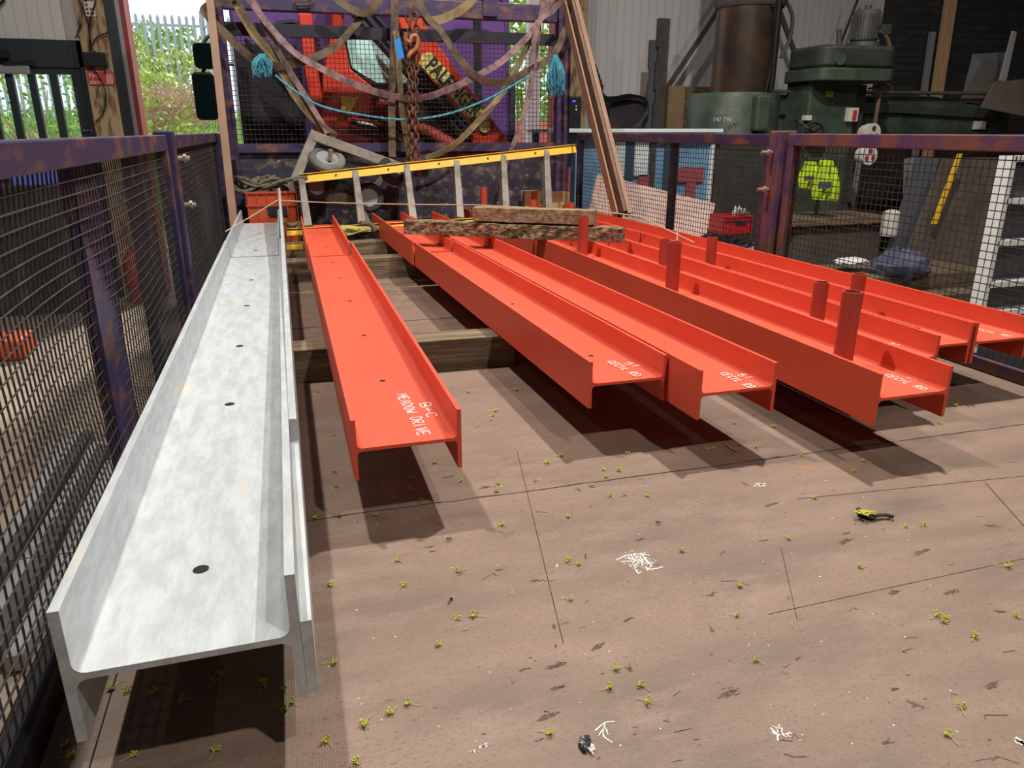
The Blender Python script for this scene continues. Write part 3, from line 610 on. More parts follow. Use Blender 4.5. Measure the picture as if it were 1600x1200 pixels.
B7b,_ = beam('short red beam in line behind the one second from the right mesh side', M['red'], 3.687, 5.300, 1.636, 1.622, .200, BH, ZB, tubes=[(4.45,.328,.022)])
B8,_ = beam('outermost red beam alongside the right mesh side', M['red'], 1.585, 3.640, 1.862, 1.846, .204, BH, ZB)
B8b,_ = beam('short red beam behind the outermost one by the right mesh side', M['red'], 3.662, 5.300, 1.842, 1.80, .202, BH, ZB)
# notched galvanised plate beside the galvanised beam
pl = MB().prism([(-.0256,.775,.104),(-.0159,5.0,.104),(-.0159,5.0,.415),(-.0198,3.2,.305),(-.0244,1.27,.273),(-.0244,1.27,.232),(-.0256,.775,.205)],(.013,0,0))
tag(pl.build('galvanised_plate', M['galv']), 'long notched galvanised plate standing against the right flange of the galvanised beam', 'plate')
# handwriting (pen strokes on a unit grid)
GL = {'B':[[(0,0),(0,1),(.45,.9),(.4,.55),(.05,.5),(.5,.4),(.5,.1),(0,0)]],'+':[[(.25,.2),(.25,.75)],[(0,.5),(.5,.5)]],'C':[[(.5,.85),(.25,1),(.03,.7),(.03,.3),(.25,0),(.52,.12)]],
 'M':[[(0,0),(.05,1),(.28,.4),(.5,1),(.58,0)]],'E':[[(.48,1),(0,.95),(0,0),(.5,.04)],[(0,.5),(.38,.52)]],'A':[[(0,0),(.28,1),(.5,0)],[(.1,.4),(.42,.42)]],'D':[[(.03,0),(0,1),(.4,.85),(.52,.5),(.35,.1),(.03,0)]],
 'O':[[(.25,1),(.02,.6),(.1,.1),(.35,0),(.5,.4),(.45,.85),(.25,1)]],'W':[[(0,.95),(.12,0),(.28,.6),(.45,0),(.6,1)]],'R':[[(0,0),(.02,1),(.42,.9),(.4,.55),(.05,.5),(.5,0)]],'I':[[(.15,0),(.15,1)]],
 'V':[[(0,1),(.22,0),(.5,1)]],'5':[[(.48,1),(.08,.97),(.03,.55),(.35,.6),(.5,.3),(.3,0),(0,.08)]],'1':[[(.2,0),(.28,1)]],'L':[[(.05,1),(0,0),(.45,.02)]],' ':[]}
def write(parent, s, p, q, z, hgt, wd=.0016, flip=1):
    p = Vector((p.x,p.y,z)); q = Vector((q.x,q.y,z)); L_ = (q-p).length; d = (q-p).normalized(); u = Vector((-d.y,d.x,0))*flip; adv = L_/len(s); mb = MB()
    for i,ch in enumerate(s):
        for st in GL[ch]:
            ps = [p+d*(adv*(i+a*1.35*(1 if ch!='I' else .9)))+u*(b*hgt+random.uniform(-.04,.04)*hgt) for a,b in st]; ps = spline(ps,4)
            for a,b in zip(ps,ps[1:]): 
                if (b-a).length>1e-6: mb.bar(a,b+(b-a)*.2,wd*random.uniform(.75,1.2),.0004)
    return tag(mb.build('handwriting', M['write'], parent), 'white handwritten marker lettering')
zz = zwr+.0006
write(R1,'MEADOW',PZ(620,617,zz),PZ(637,647,zz),zz,.022,.0023); write(R1,'DRIVE',PZ(640,653,zz),PZ(655,682,zz),zz,.024,.0024); write(R1,'B+C',PZ(655,631,zz),PZ(669,654,zz),zz,.023,.0024)
def cecil(bm, x, y, dx, dy):
    # two-line note; x,y = middle of the second line
    zz = ZB+BH/2+.0058
    write(bm,'CECIL RD',PZ(x-dx,y-dy,zz),PZ(x+dx,y+dy,zz),zz,.021,.0024)
    write(bm,'51',PZ(x+4,y-9,zz),PZ(x+24,y-2,zz),zz,.022,.0024)
cecil(B3,971,577,23,12); cecil(B4,1148,595,24,12); cecil(B5,1412,598,31,12); cecil(B8,1548,520,30,7)
write(B6,'51',PZ(1389,537,zz-.001),PZ(1405,541,zz-.001),zz-.001,.021,.0022); write(B7,'51',PZ(1452,513,zz),PZ(1472,519,zz),zz,.02,.0022)

# ---------------------------------------------------------------- bearers and timbers
def rough_timber(name,p,q,w,h,m,label,group=None,seg=26,amp=.004,cat='timber'):
    p=Vector(p);q=Vector(q);d=(q-p).normalized();r_=Vector((d.y,-d.x,0));mb=MB();vs=[]
    prof=[(-.5,0),(.5,0),(.5,.33),(.5,.66),(.5,1),(0,1),(-.5,1),(-.5,.66),(-.5,.33)]; k=len(prof)
    for i in range(seg+1):
        c=p.lerp(q,i/seg)
        for a,b in prof: vs.append(c+r_*(a*w+random.uniform(-amp,amp)*(abs(a)>0))+Vector((0,0,b*h+(random.uniform(-amp,amp)*.4 if b>0 else 0)-(amp if b==1 and abs(a)>.4 else 0))))
    mb.add(vs,[(i*k+j,i*k+(j+1)%k,(i+1)*k+(j+1)%k,(i+1)*k+j) for i in range(seg) for j in range(k)]+[tuple(reversed(range(k))),tuple(range(seg*k,seg*k+k))])
    return tag(mb.build(name,m,bevel=.002),label,cat,group)
rough_timber('timber_bearer',(-.30,2.37,.001),(.70,2.345,.001),.115,.1095,M['wood_bearer'],'front timber bearer across the deck under the galvanised and single red beams','timber bearers under the beams',amp=.003)
rough_timber('timber_bearer',(-.30,4.08,.001),(2.1,4.03,.001),.12,.1105,M['wood_bearer'],'middle timber bearer crossing the deck behind the beam joints','timber bearers under the beams',amp=.002)
rough_timber('timber_bearer',(-.3,4.72,.001),(2.1,4.68,.001),.13,.11,M['wood_bearer'],'farthest timber bearer, under the ladder','timber bearers under the beams',amp=.002)
rough_timber('timber_bearer',(.86,2.36,.001),(2.1,2.33,.001),.11,.110,M['wood_bearer'],'front timber bearer hidden in shade under the right-hand red beams','timber bearers under the beams',amp=.002)
zt1 = ZB+BH+.006
a = PZ(636,364,zt1); b = PZ(974,378,zt1)
rough_timber('timber_baulk',a,b,.085,.074,M['wood_grey2'],'rough bark-edged timber laid across the red beams',amp=.005)
a2 = a.lerp(b,.335)+Vector((0,0,.079)); b2 = a.lerp(b,.875)+Vector((0,0,.079))
rough_timber('timber_baulk',a2,b2,.08,.070,M['wood_grey'],'square sawn timber lying on top of the rough one',amp=.0015)
# twine
tw = MB(); yy = 5.05
tp = [PX(352,362,-.262), PY(433,313,4.55), PY(560,318,4.5), PY(740,320,4.4), PY(935,329,3.75), PY(1000,338,3.6), PX(1092,380,1.9)]
tp = [PY(352,362,4.0)]+tp[1:-1]+[PX(1085,379,1.95)]
for s_,e_ in zip(tp,tp[1:]): tw.tube([s_,(s_+e_)/2+Vector((0,0,-.002)),e_],.0032,6)
tag(tw.build('twine', M['twine'], smooth=True),'thin pale twine stretched over the beams and round the timbers','twine')
sw = MB().tube([PX(357,358,-.275)]+[PX(359,384,-.262)],.003,5)

# ---------------------------------------------------------------- ladder
LYt, LYb = 5.18, 4.86
ld = thing('step_ladder',(1,LYb,.11),'yellow step ladder lying on its side against the headboard','ladder')
A = PY(468,275,LYt); Bp = PY(897,228,LYt)
def chan(p,q,w,h,name):
    mb = MB(); up=Vector((0,.35,1)).normalized()
    mb.bar(p,q,w,.004,up); o=Vector((0,w/2,0)); mb.bar(p-o+Vector((0,0,-h/2)),q-o+Vector((0,0,-h/2)),.004,h,up); mb.bar(p+o+Vector((0,0,-h/2)),q+o+Vector((0,0,-h/2)),.004,h,up)
    return mb.build(name, M['yellow'], ld, bevel=.001)
chan(A,Bp,.075,.045,'side_rail')
C0 = PY(447,352,LYb); C1 = PY(900,338,LYb); C0.z=.17; C1.z=.215
chan(C0,C1,.075,.03,'side_rail')
for xt,xb in ((470,478),(548,556),(625,633),(702,706),(777,780),(848,851)):
    t_ = (xt-468)/(897-468); p = A.lerp(Bp,max(0,t_))-Vector((0,0,.012)); q = C0.lerp(C1,(xb-447)/(900-447))
    MB().bar(p,q,.038,.06,(0,1,0),.05,.07).build('rung', M['alu'], ld, bevel=.003)
for x in (0.12,.3,.48,.66,.84):
    q = A.lerp(Bp,x)+Vector((0,-.042,-.015)); MB().lathe(q,[(0,0),(.006,0),(.006,.004),(0,.004)],(0,-1,0),8).build('rivet', M['dark'], ld)
MB().bar(PY(868,240,LYt+.02),PY(850,262,LYt+.02),.006,.03,(0,1,0)).build('brace', M['alu'], ld)
MB().bar(PY(880,238,LYt+.02),PY(852,270,LYt+.02),.006,.02,(0,1,0)).build('brace', M['alu'], ld)
MB().bar(PY(457,280,LYt),PY(480,276,LYt),.1,.02).build('hinge_bracket', M['alu'], ld)
# second yellow rail lying on deck
a = PZ(441,375,.12); tag(MB().box((-.0,4.42,.112+.001),(.09,4.45,.135)).build('yellow_bar', M['yellow']),'short yellow bar between the galvanised and single red beams','bar')

# ---------------------------------------------------------------- trolley (wheeled frame)
TY = 5.32
tr = thing('wheeled_frame', PY(540,330,TY), 'grey steel wheeled frame tipped up behind the yellow ladder', 'trolley')
MB().bar(PY(493,206,TY),PY(456,292,TY-.05),.06,.06,(0,1,0)).build('frame_bar', M['trolley'], tr, bevel=.003)
MB().bar(PY(490,212,TY),PY(628,262,TY),.06,.085,(0,1,0)).build('frame_bar', M['trolley'], tr, bevel=.003)
MB().bar(PY(500,300,TY),PY(560,318,TY),.08,.05,(0,1,0)).build('frame_bar', M['trolley'], tr, bevel=.003)
MB().bar(PY(600,275,TY),PY(560,325,TY),.04,.04,(0,1,0)).build('frame_bar', M['trolley'], tr, bevel=.003)
MB().bar(PY(555,300,TY-.05),PY(578,350,TY-.1),.02,.02,(0,1,0)).build('frame_bar', M['trolley'], tr)
MB().bar(PY(455,288,TY-.06),PY(462,305,TY-.06),.05,.06,(0,1,0)).build('socket_end', M['trolley'], tr)
def wheel(x,y,R,ax,m,lab):
    c = PY(x,y,TY-.06); w=.045
    o = MB().lathe(c,[(R*.62,-w/2),(R*.9,-w/2),(R,-w/4),(R,w/4),(R*.9,w/2),(R*.62,w/2),(R*.62,-w/2)],ax,28).build('tyre', m, tr, smooth=True)
    MB().lathe(c,[(0,-w*.35),(R*.3,-w*.45),(R*.5,-w*.1),(R*.64,-w*.3),(R*.64,w*.3),(0,w*.3)],ax,24).build('wheel_hub', M['alugrey'], tr, smooth=True)
wheel(511,249,.12,(.15,-.6,.8),M['rubber'],''); wheel(493,291,.095,(.3,-1,.2),M['blackrubber'],''); wheel(577,309,.10,(-.2,-1,.25),M['blackrubber'],''); wheel(612,268,.10,(.5,-.7,.5),M['blackrubber'],'')
MB().tube([PY(517,234,TY-.12),PY(515,250,TY-.1)],.016,8).build('axle_bolt', M['steel'], tr, smooth=True)
gl_ = MB()
for k in range(5): gl_.bar(PY(512+k*6,283+k*1,TY),PY(524+k*6,302,TY),.012,.02,(0,1,0))
gl_.build('grille', M['dark'], tr)
# ---------------------------------------------------------------- orange crate, ropes, bits
def crate(name,x0,y0,x1,y1,Y,dep,m,label,zb=None,cat='crate'):
    a = PY(x0,y0,Y); b = PY(x1,y1,Y); z0 = b.z if zb is None else zb; t = .006
    c = thing(name,((a.x+b.x)/2,Y+dep/2,z0),label,cat)
    mb = MB(); mb.box((a.x,Y,z0),(b.x,Y+t,a.z)); mb.box((a.x,Y+dep,z0),(b.x,Y+dep+t,a.z)); mb.box((a.x,Y,z0),(a.x+t,Y+dep,a.z)); mb.box((b.x-t,Y,z0),(b.x,Y+dep,a.z)); mb.box((a.x,Y,z0),(b.x,Y+dep,z0+t))
    mb.build('crate_body', m, c)
    rm = MB(); H = a.z-z0
    for zz in (a.z-.012,a.z-H*.25): rm.box((a.x-.008,Y-.01,zz),(b.x+.008,Y,zz+.01))
    for k in range(6): x=a.x+(b.x-a.x)*(k+.02)/5; rm.box((x,Y-.008,z0),(x+.006,Y,a.z))
    rm.build('rim_ribs', m, c)
    MB().box((a.x+(b.x-a.x)*.4,Y-.009,a.z-H*.42),(a.x+(b.x-a.x)*.8,Y-.002,a.z-H*.22)).build('hand_slot', M['navy'], c); return c
crate('orange_crate',384,300,466,352,5.2,.22,M['crate'],'orange plastic crate behind the far end of the galvanised beam',zb=.01)
rp = MB()
for k in range(16):
    c = PY(random.uniform(388,445),random.uniform(282,300),5.3); R=random.uniform(.05,.13)
    rp.tube([c+Vector((math.cos(t*.5+k)*R,math.sin(t*.5+k)*R*.5,math.sin(t+k)*.03)) for t in range(14)],.012,6)
tag(rp.build('rope_coil', M['ropegrey'], smooth=True),'heap of dirty grey green rope on top of the orange crate','rope')
rp = MB().tube(spline([PY(440,345,5.05),PY(455,352,4.98),PY(470,348,5.0),PY(462,360,4.95),PY(450,362,4.9)],8),.014,7)
tag(rp.build('rope_end', M['ropegrey'], smooth=True),'short knotted dark rope end in front of the orange crate','rope')
br = thing('hand_brush',(PY(560,362,4.8).x,4.8,.11),'straw brush head with brown cap lying between the red beams','brush')
bb = MB()
for k in range(140):
    p = PY(575,357,4.76)+Vector((random.uniform(-.02,.02),random.uniform(-.03,.03),random.uniform(-.015,.015))); q = PY(535,361,4.72)+Vector((random.uniform(-.03,.03),random.uniform(-.06,.06),random.uniform(-.03,.03))); bb.tube([p,q],.002,3,False)
bb.build('bristles', mat('straw',(.48,.42,.12),.8), br)
MB().tube(spline([PY(563,350,4.76),PY(578,351,4.78),PY(588,362,4.76)],5),[.02]*11,8).build('brush_cap', M['strap_b'], br, smooth=True)
def pbox(name,x0,y0,x1,y1,Y,dep,m,label,cat,zb=None):
    a = PY(x0,y0,Y); b = PY(x1,y1,Y); b.x = PY(x1,y0,Y).x; return tag(MB().box((a.x,Y,b.z if zb is None else zb),(b.x,Y+dep,a.z)).build(name,m,bevel=.004),label,cat)
pbox('cardboard_box',820,299,846,330,5.36,.09,M['boxwood'],'small pale cardboard box by the headboard foot, left of the other','box',0.0)
pbox('cardboard_box',853,301,890,330,5.36,.09,M['boxwood'],'small pale cardboard box in the right corner of the headboard','box',0.0)
# leaning struts at both ends of the headboard
tag(MB().bar((PY(332,0,5.42).x-.012,5.40,1.62),(PY(352,250,4.9).x,4.96,.02),.046,.05,(0,1,0)).build('wooden_batten', M['strut'], bevel=.002),'long pale brown batten leaning on the left headboard upright','batten')
st = thing('steel_channel',(1.93,4.3,.24),'long brown steel channel leaning from the beams up to the headboard','steel channel')
p = PY(889,0,5.38); q = PX(972,335,1.965); 
q = PY(972,336,4.42); d=(p-q); p2 = p+d*.06
side = Vector((1,0,0)); nrm = d.normalized().cross(side).normalized()
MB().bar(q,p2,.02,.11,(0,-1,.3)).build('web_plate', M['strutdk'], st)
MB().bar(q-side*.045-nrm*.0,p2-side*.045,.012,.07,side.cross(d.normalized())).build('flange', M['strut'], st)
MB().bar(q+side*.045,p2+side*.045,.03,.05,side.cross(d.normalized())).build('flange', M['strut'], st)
# ---------------------------------------------------------------- straps
SY = 5.40
def strap(pts, w, mkey, label, Y=SY, tw=0, ys=None):
    P3 = [PY(x,y,Y+((ys[i]) if ys else 0)) for i,(x,y) in enumerate(pts)]
    return tag(MB().ribbon(spline(P3,12),w*.78,.004,(0,-1,0),(lambda t: math.sin(t*9)*tw) if tw else None).build('cargo_strap', M[mkey], smooth=True),label,'strap','lashing straps hung on the headboard')
strap([(372,-10),(322,12),(326,27),(352,52),(390,88),(428,102),(470,97),(520,76),(550,45),(572,18)],.062,'strap_b','brown strap sagging from the left upright to the top beam',tw=.5,Y=5.36)
strap([(362,-10),(395,50),(430,92),(462,150),(500,195),(525,214)],.068,'strap_o','olive strap running diagonally down to the grey wheeled frame',Y=5.39)
strap([(392,-10),(410,30),(440,90),(480,155),(512,208)],.05,'strap_l','lilac strap diagonal beside the olive one at top left',Y=5.36,tw=.5)
strap([(385,-8),(420,40),(460,82),(500,106),(555,132),(600,147),(650,154),(700,140),(765,108),(800,82),(838,40),(855,-5)],.055,'strap_l','long lilac strap sagging across the middle of the headboard',Y=5.33,tw=.4)
strap([(515,-8),(545,12),(572,20),(590,5),(596,-10)],.06,'strap_b','brown strap looped at the top beam left of the chain',Y=5.33,tw=.3)
strap([(616,-10),(617,50),(614,100),(612,160),(613,245)],.062,'strap_b','brown strap hanging straight down left of the chain',Y=5.37)
strap([(619,48),(624,110),(628,170),(640,246)],.05,'strap_o','olive strap hanging beside the straight brown one',Y=5.35)
strap([(648,-10),(668,28),(688,48),(715,88),(745,120),(778,130),(812,118),(862,88),(885,45),(902,15)],.062,'strap_b','dark brown strap sagging from the chain to the right upright',Y=5.31,tw=.45)
strap([(745,-8),(722,14),(690,30),(660,34)],.07,'strap_o','short olive strap across the top beam right of the chain',Y=5.33)
strap([(862,-5),(830,60),(808,105),(785,145),(745,192),(705,230),(665,248)],.055,'strap_o','olive strap slanting from the upper right to the chain foot',Y=5.35,tw=.5)
strap([(848,-8),(842,50),(835,100),(826,150),(812,200),(795,245),(785,283)],.048,'strap_l','lilac strap hanging down beside the right upright',Y=5.30,tw=.6)
strap([(885,-8),(865,15),(845,30),(835,60),(832,100)],.05,'strap_l','lilac strap knotted at the upper right corner',Y=5.27,tw=.4)
def rope(pts, r, Y, label, m='rope_blue'):
    ps = spline([PY(x,y,Y) for x,y in pts],14); mb = MB()
    for ph in (0,2.09,4.19):
        q=[]; L_=0
        for i,p in enumerate(ps):
            if i: L_ += (p-ps[i-1]).length
            a=L_*130+ph; q.append(p+Vector((0,math.cos(a),math.sin(a)))*r*.5)
        mb.tube(q,r*.6,5)
    return tag(mb.build('blue_rope', M[m], smooth=True),label,'rope')
rope([(430,118),(455,138),(500,165),(560,179),(635,187),(700,178),(755,158),(790,140),(830,118)],.0085,5.28,'thin blue rope sagging across the headboard behind the chain')
def tassel(x,y,w,h,label,n=130):
    mb = MB()
    for k in range(n):
        p = PY(x+random.uniform(-w*.15,w*.15),y,5.27); e = PY(x+random.uniform(-w/2,w/2),y+h*random.uniform(.6,1),5.27)+Vector((0,random.uniform(-.05,.05),0)); m_ = (p+e)/2+Vector((random.uniform(-.02,.02)+(e.x-p.x)*.3,random.uniform(-.03,.03),0))
        mb.tube(spline([p,m_,e],3),.0022,3,False)
    return tag(mb.build('rope_tassel', M['rope_blue']),label,'rope')
tassel(410,84,30,38,'frayed bright blue rope bundle tied to straps at the left'); tassel(868,86,24,66,'frayed blue rope tassel hanging by the right upright',170)
MB_ = None
# ---------------------------------------------------------------- chain with hook
ch = thing('lifting_chain', PY(645,282,5.24), 'rusty doubled lifting chain with hook hanging in front of the headboard', 'chain')
def links(pts, sz, r):
    ps = spline([PY(x,y,5.24) for x,y in pts],30); out=[]; acc=0; last=ps[0]; L_=[ps[0]]
    for p in ps[1:]:
        if (p-L_[-1]).length >= sz*.72: L_.append(p)
    mb = MB()
    for i in range(len(L_)-1):
        c=(L_[i]+L_[i+1])/2; t=(L_[i+1]-L_[i]).normalized(); s = t.cross(Vector((0,1,0))).normalized()
        n_ = s if i%2 else t.cross(s).normalized(); n_ = (n_+ .35*(t.cross(n_))).normalized()
        loop=[]
        for k in range(13):
            a=2*math.pi*k/12; loop.append(c+t*math.cos(a)*sz*.5+n_*math.sin(a)*sz*.32)
        mb.tube(loop,r,5,False)
    return mb
links([(636,14),(642,60),(640,120),(640,180),(638,270)],.05,.0075).build('chain_strand', M['rust'], ch, smooth=True)
links([(646,10),(652,60),(650,120),(650,200),(652,282)],.05,.0075).build('chain_strand', M['rust'], ch, smooth=True)
links([(643,90),(646,150),(645,200),(645,262)],.05,.0075).build('chain_strand', M['rust'], ch, smooth=True)
hk=[(634,50),(634,62),(641,66),(643,58),(650,56),(653,66),(650,76),(641,84),(638,90)]
MB().tube(spline([PY(x,y,5.2) for x,y in hk],6),.015,8).build('hook', M['rust2'], ch, smooth=True)
MB().prism([PY(x,y,5.22) for x,y in [(616,64),(625,57),(632,90),(622,93)]],(0,.004,0)).build('blue_tag', M['bluetag'], ch)

# ================================================================ RIGHT SIDE WORKSHOP
# radial drill
DY = 6.6
dm = thing('radial_drill', (PY(1160,145,DY).x,DY,GZ), 'large old green radial drilling machine with rusty round column', 'machine')
cx = PY(1165,80,DY).x; rc = (PY(1208,80,DY).x-PY(1123,80,DY).x)/2
MB().lathe((cx,DY,PY(1165,150,DY).z),[(rc,0),(rc,2.4)],n=40).build('column', M['column'], dm, smooth=True)
zc = PY(1145,145,DY).z
MB().lathe((cx,DY,PY(1165,14,DY).z),[(rc+.01,0),(rc+.03,.03),(rc+.03,.6)],n=40).build('column_sleeve', M['greyst'], dm, smooth=True)
MB().lathe((cx-.08,DY,GZ+.3),[(rc+.16,0),(rc+.13,zc-GZ-.35),(rc+.11,zc-GZ-.31),(0,zc-GZ-.3)],n=40).build('column_collar', M['green'], dm, smooth=True)
cl_ = MB().box((cx-.5,DY-.4,GZ),(cx+3.2,DY+.4,GZ+.3)); cl_.build('machine_base', M['green'], dm, bevel=.02)
P6 = lambda x,y: PY(x,y,DY-.2)
MB().prism([P6(1190,147),(P6(1270,147)),P6(1460,150),P6(1560,172),P6(1580,176),P6(1572,212),P6(1480,216),P6(1190,214)],(0,.35,0)).build('arm', M['green'], dm, bevel=.02)
MB().prism([PY(x,y,DY-.24) for x,y in [(1190,170),(1400,163),(1570,178),(1570,186),(1400,176),(1190,180)]],(0,.05,0)).build('slideway', M['greengrey'], dm)
MB().prism([PY(x,y,DY-.24) for x,y in [(1190,204),(1570,206),(1560,216),(1190,216)]],(0,.05,0)).build('slideway', M['greengrey'], dm)
MB().tube([PY(1205,143,DY-.25),PY(1625,147,DY-.25)],.018,8).build('feed_screw', M['greyst'], dm, smooth=True)
q0=PY(1268,130,DY-.55); q1=PY(1350,215,DY-.55)
MB().box((q0.x,DY-.55,-.05),(q1.x-.14,DY-.2,q0.z+.02)).build('drill_head', M['green'], dm, bevel=.015)
MB().box((q1.x-.14,DY-.5,.1),(q1.x,DY-.2,q0.z)).build('head_side', M['greengrey'], dm, bevel=.01)
# rounded gearbox
zt0=PY(1320,108,DY-.6).z; zt1_=PY(1320,72,DY-.6).z; za=PY(1320,128,DY-.6).z
def rrect(x0,x1,z,d,r=.12,Yc=DY-.45):
    out=[]
    for (sx,sy,a0) in ((1,1,0),(-1,1,90),(-1,-1,180),(1,-1,270)):
        for k in range(6):
            an=math.radians(a0+k*18); out.append(Vector(((x0+x1)/2+sx*((x1-x0)/2-r)+r*math.cos(an),Yc+sy*(d/2-r)+r*math.sin(an),z)))
    return out
gx0=PY(1269,100,DY-.6).x; gx1=PY(1388,100,DY-.6).x
MB().prism(rrect(gx0,gx1,za,.6),(0,0,zt0-za)).build('gearbox_skirt', M['green'], dm, smooth=True, bevel=.01)
MB().prism(rrect(gx0+.02,gx1+.0,zt0,.56),(0,0,zt1_-zt0)).build('gearbox', M['greengrey'], dm, smooth=True, bevel=.03)
MB().lathe(PY(1313,92,DY-.74),[(0,.012),(.05,.012),(.055,0),(.055,-.02)],(0,-1,0),24).build('embossed_badge', M['green'], dm, smooth=True)
mx=PY(1352,45,DY-.45).x; mb_=MB().lathe((mx,DY-.45,PY(1352,64,DY-.45).z),[(.115,0),(.115,.23),(.10,.25),(.03,.26),(.03,.29),(0,.29)],n=28)
mo = mb_.build('motor', M['greyst'], dm, smooth=True)
fn = MB(); zf=PY(1352,64,DY-.45).z
for k in range(28):
    a=2*math.pi*k/28; fn.bar((mx+math.cos(a)*.12,DY-.45+math.sin(a)*.12,zf+.01),(mx+math.cos(a)*.12,DY-.45+math.sin(a)*.12,zf+.21),.006,.02,(math.cos(a),math.sin(a),0))
fn.build('cooling_fins', M['greyst'], mo)
MB().box((mx+.04,DY-.62,zf+.04),(mx+.14,DY-.5,zf+.12)).build('terminal_box', M['greengrey'], mo, bevel=.006)
MB().lathe((mx,DY-.45,zt1_),[(.16,0),(.14,.05),(.11,.06)],n=28).build('motor_flange', M['greengrey'], dm, smooth=True)
MB().tube([PY(1311,70,DY-.5),PY(1311,45,DY-.5)],.022,10).build('lifting_post', M['greyst'], dm, smooth=True)
MB().tube(spline([PY(1376,47,DY-.6),PY(1388,65,DY-.6),PY(1392,100,DY-.6),PY(1378,120,DY-.6),PY(1374,150,DY-.6),PY(1365,205,DY-.6)],6),.018,8).build('conduit', M['strutdk'], dm, smooth=True)
MB().tube(spline([PY(1357,139,DY-.6),PY(1385,132,DY-.6),PY(1393,135,DY-.6),PY(1394,143,DY-.6)],5),.01,6).build('bracket', M['greyst'], dm, smooth=True)
MB().box((PY(1330,170,DY-.62).x,DY-.6,PY(1330,190,DY-.62).z),(PY(1345,170,DY-.62).x,DY-.5,PY(1330,168,DY-.62).z)).build('switch_plate', M['offwhite'], dm, bevel=.004)
MB().box((PY(1336,170,DY-.62).x,DY-.62,PY(1330,187,DY-.62).z),(PY(1340,170,DY-.62).x,DY-.6,PY(1330,172,DY-.62).z)).build('switch_lever', M['signred'], dm)
MB().box((PY(1259,180,DY-.6).x,DY-.6,PY(1260,188,DY-.6).z),(PY(1269,180,DY-.6).x,DY-.55,PY(1260,180,DY-.6).z)).build('name_plate', M['offwhite'], dm)
MB().box((PY(1529,190,DY-.26).x,DY-.25,PY(1529,202,DY-.26).z),(PY(1543,190,DY-.26).x,DY-.2,PY(1529,189,DY-.26).z)).build('name_plate', M['offwhite'], dm)
hwc=PY(1272,206,DY-.7); hwm=MB(); hwm.tube([hwc+Vector((math.cos(a*.2618)*.09,0,math.sin(a*.2618)*.075)) for a in range(25)],.008,6,False)
for a in (.6,2.7,4.8): hwm.tube([hwc,hwc+Vector((math.cos(a)*.09,0,math.sin(a)*.075))],.006,6)
hwm.build('hand_wheel', M['black'], dm, smooth=True)
MB().lathe(hwc+Vector((.07,.1,-.0)),[(0,.1),(.08,.1),(.09,.06),(.09,-.1)],(0,-1,0),24).build('feed_dial', M['greengrey'], dm, smooth=True)
MB().tube([PY(1250,190,DY-.72),PY(1262,200,DY-.7)],.008,6).build('feed_lever', M['steel'], dm); MB().lathe(PY(1244,189,DY-.72),[(0,-.018),(.016,-.008),(.016,.008),(0,.018)],(0,0,1),12).build('lever_knob', M['black'], dm, smooth=True)
for yy_,kk in ((208,0),(243,1)):
    c=PY(1364 if kk==0 else 1359,yy_,DY-.72); o=MB().lathe(c,[(0,.0),(.085,0),(.085,-.05),(.07,-.12)],(0,-1,0),28).build('selector_dial', M['offwhite'] if kk==0 else M['white'], dm, smooth=True)
    for a in (1.57,3.67,5.76): MB().lathe(c+Vector((math.cos(a)*.042,-.002,math.sin(a)*.042)),[(0,.008),(.020,.008),(.020,0)],(0,-1,0),14).build('dial_button', M['dark'] if kk==0 else M['signred'], o, smooth=True)
text_obj('machine_number','D2', M['yellow'], dm, PY(1290,151,DY-.556),(1,0,0),(0,0,1),.065,bold=.03)
text_obj('chalk_note','157 DW', M['greyst2'] if 'greyst2' in M else M['trolley'], dm, PY(1117,178,DY-rc-.19),(1,0,0),(0,0,1),.07)
text_obj('chalk_note','147 TW', M['offwhite'], dm, PY(1114,190,DY-rc-.19),(1,0,0),(0,0,1),.055)
MB().tube(spline([PY(1206,8,DY-.3),PY(1211,20,DY-.3),PY(1206,90,DY-.3),PY(1196,143,DY-.3)],6),.018,8).build('oil_pipe', M['black'], dm, smooth=True)
MB().tube([PY(1218,-5,DY-.32),PY(1204,143,DY-.32)],.024,8).build('oil_pipe', M['black'], dm, smooth=True)
MB().tube(spline([PY(1225,-5,DY-.1),PY(1238,25,DY-.1),PY(1234,60,DY-.1),PY(1220,90,DY-.1)],6),.018,8).build('oil_pipe', M['greyst'], dm, smooth=True)
MB().box((PY(1185,150,DY-.5).x,DY-.5,PY(1185,205,DY-.5).z),(PY(1207,150,DY-.5).x,DY-.3,PY(1185,148,DY-.5).z)).build('arm_clamp', M['green'], dm, bevel=.02)
# spindle below
MB().lathe((PY(1310,230,DY-.35).x,DY-.4,-.35),[(.05,0),(.05,.3),(.09,.3),(.09,.5)],n=20).build('spindle', M['greyst'], dm, smooth=True)
for pts,lab in (([(1046,132),(1133,0)],'dark steel bar leaning left of the rusty column against the cladding'),([(1222,28),(1263,142)],'dark steel bar leaning right of the rusty column against the cladding'),([(1340,0),(1316,62)],'thin dark rod leaning left of the drill motor')):
    a=PY(*pts[0],8.05); b=PY(*pts[1],8.05); lo,hi=(a,b) if a.z<b.z else (b,a); d=hi-lo; base=lo-d*((lo.z-GZ)/d.z)
    tag(MB().bar(base,hi+d*.3,.05 if 'rod' not in lab else .015,.03,(0,1,0)).build('steel_bar', M['greyst' if 'rod' not in lab else 'dark']),lab,'bar')
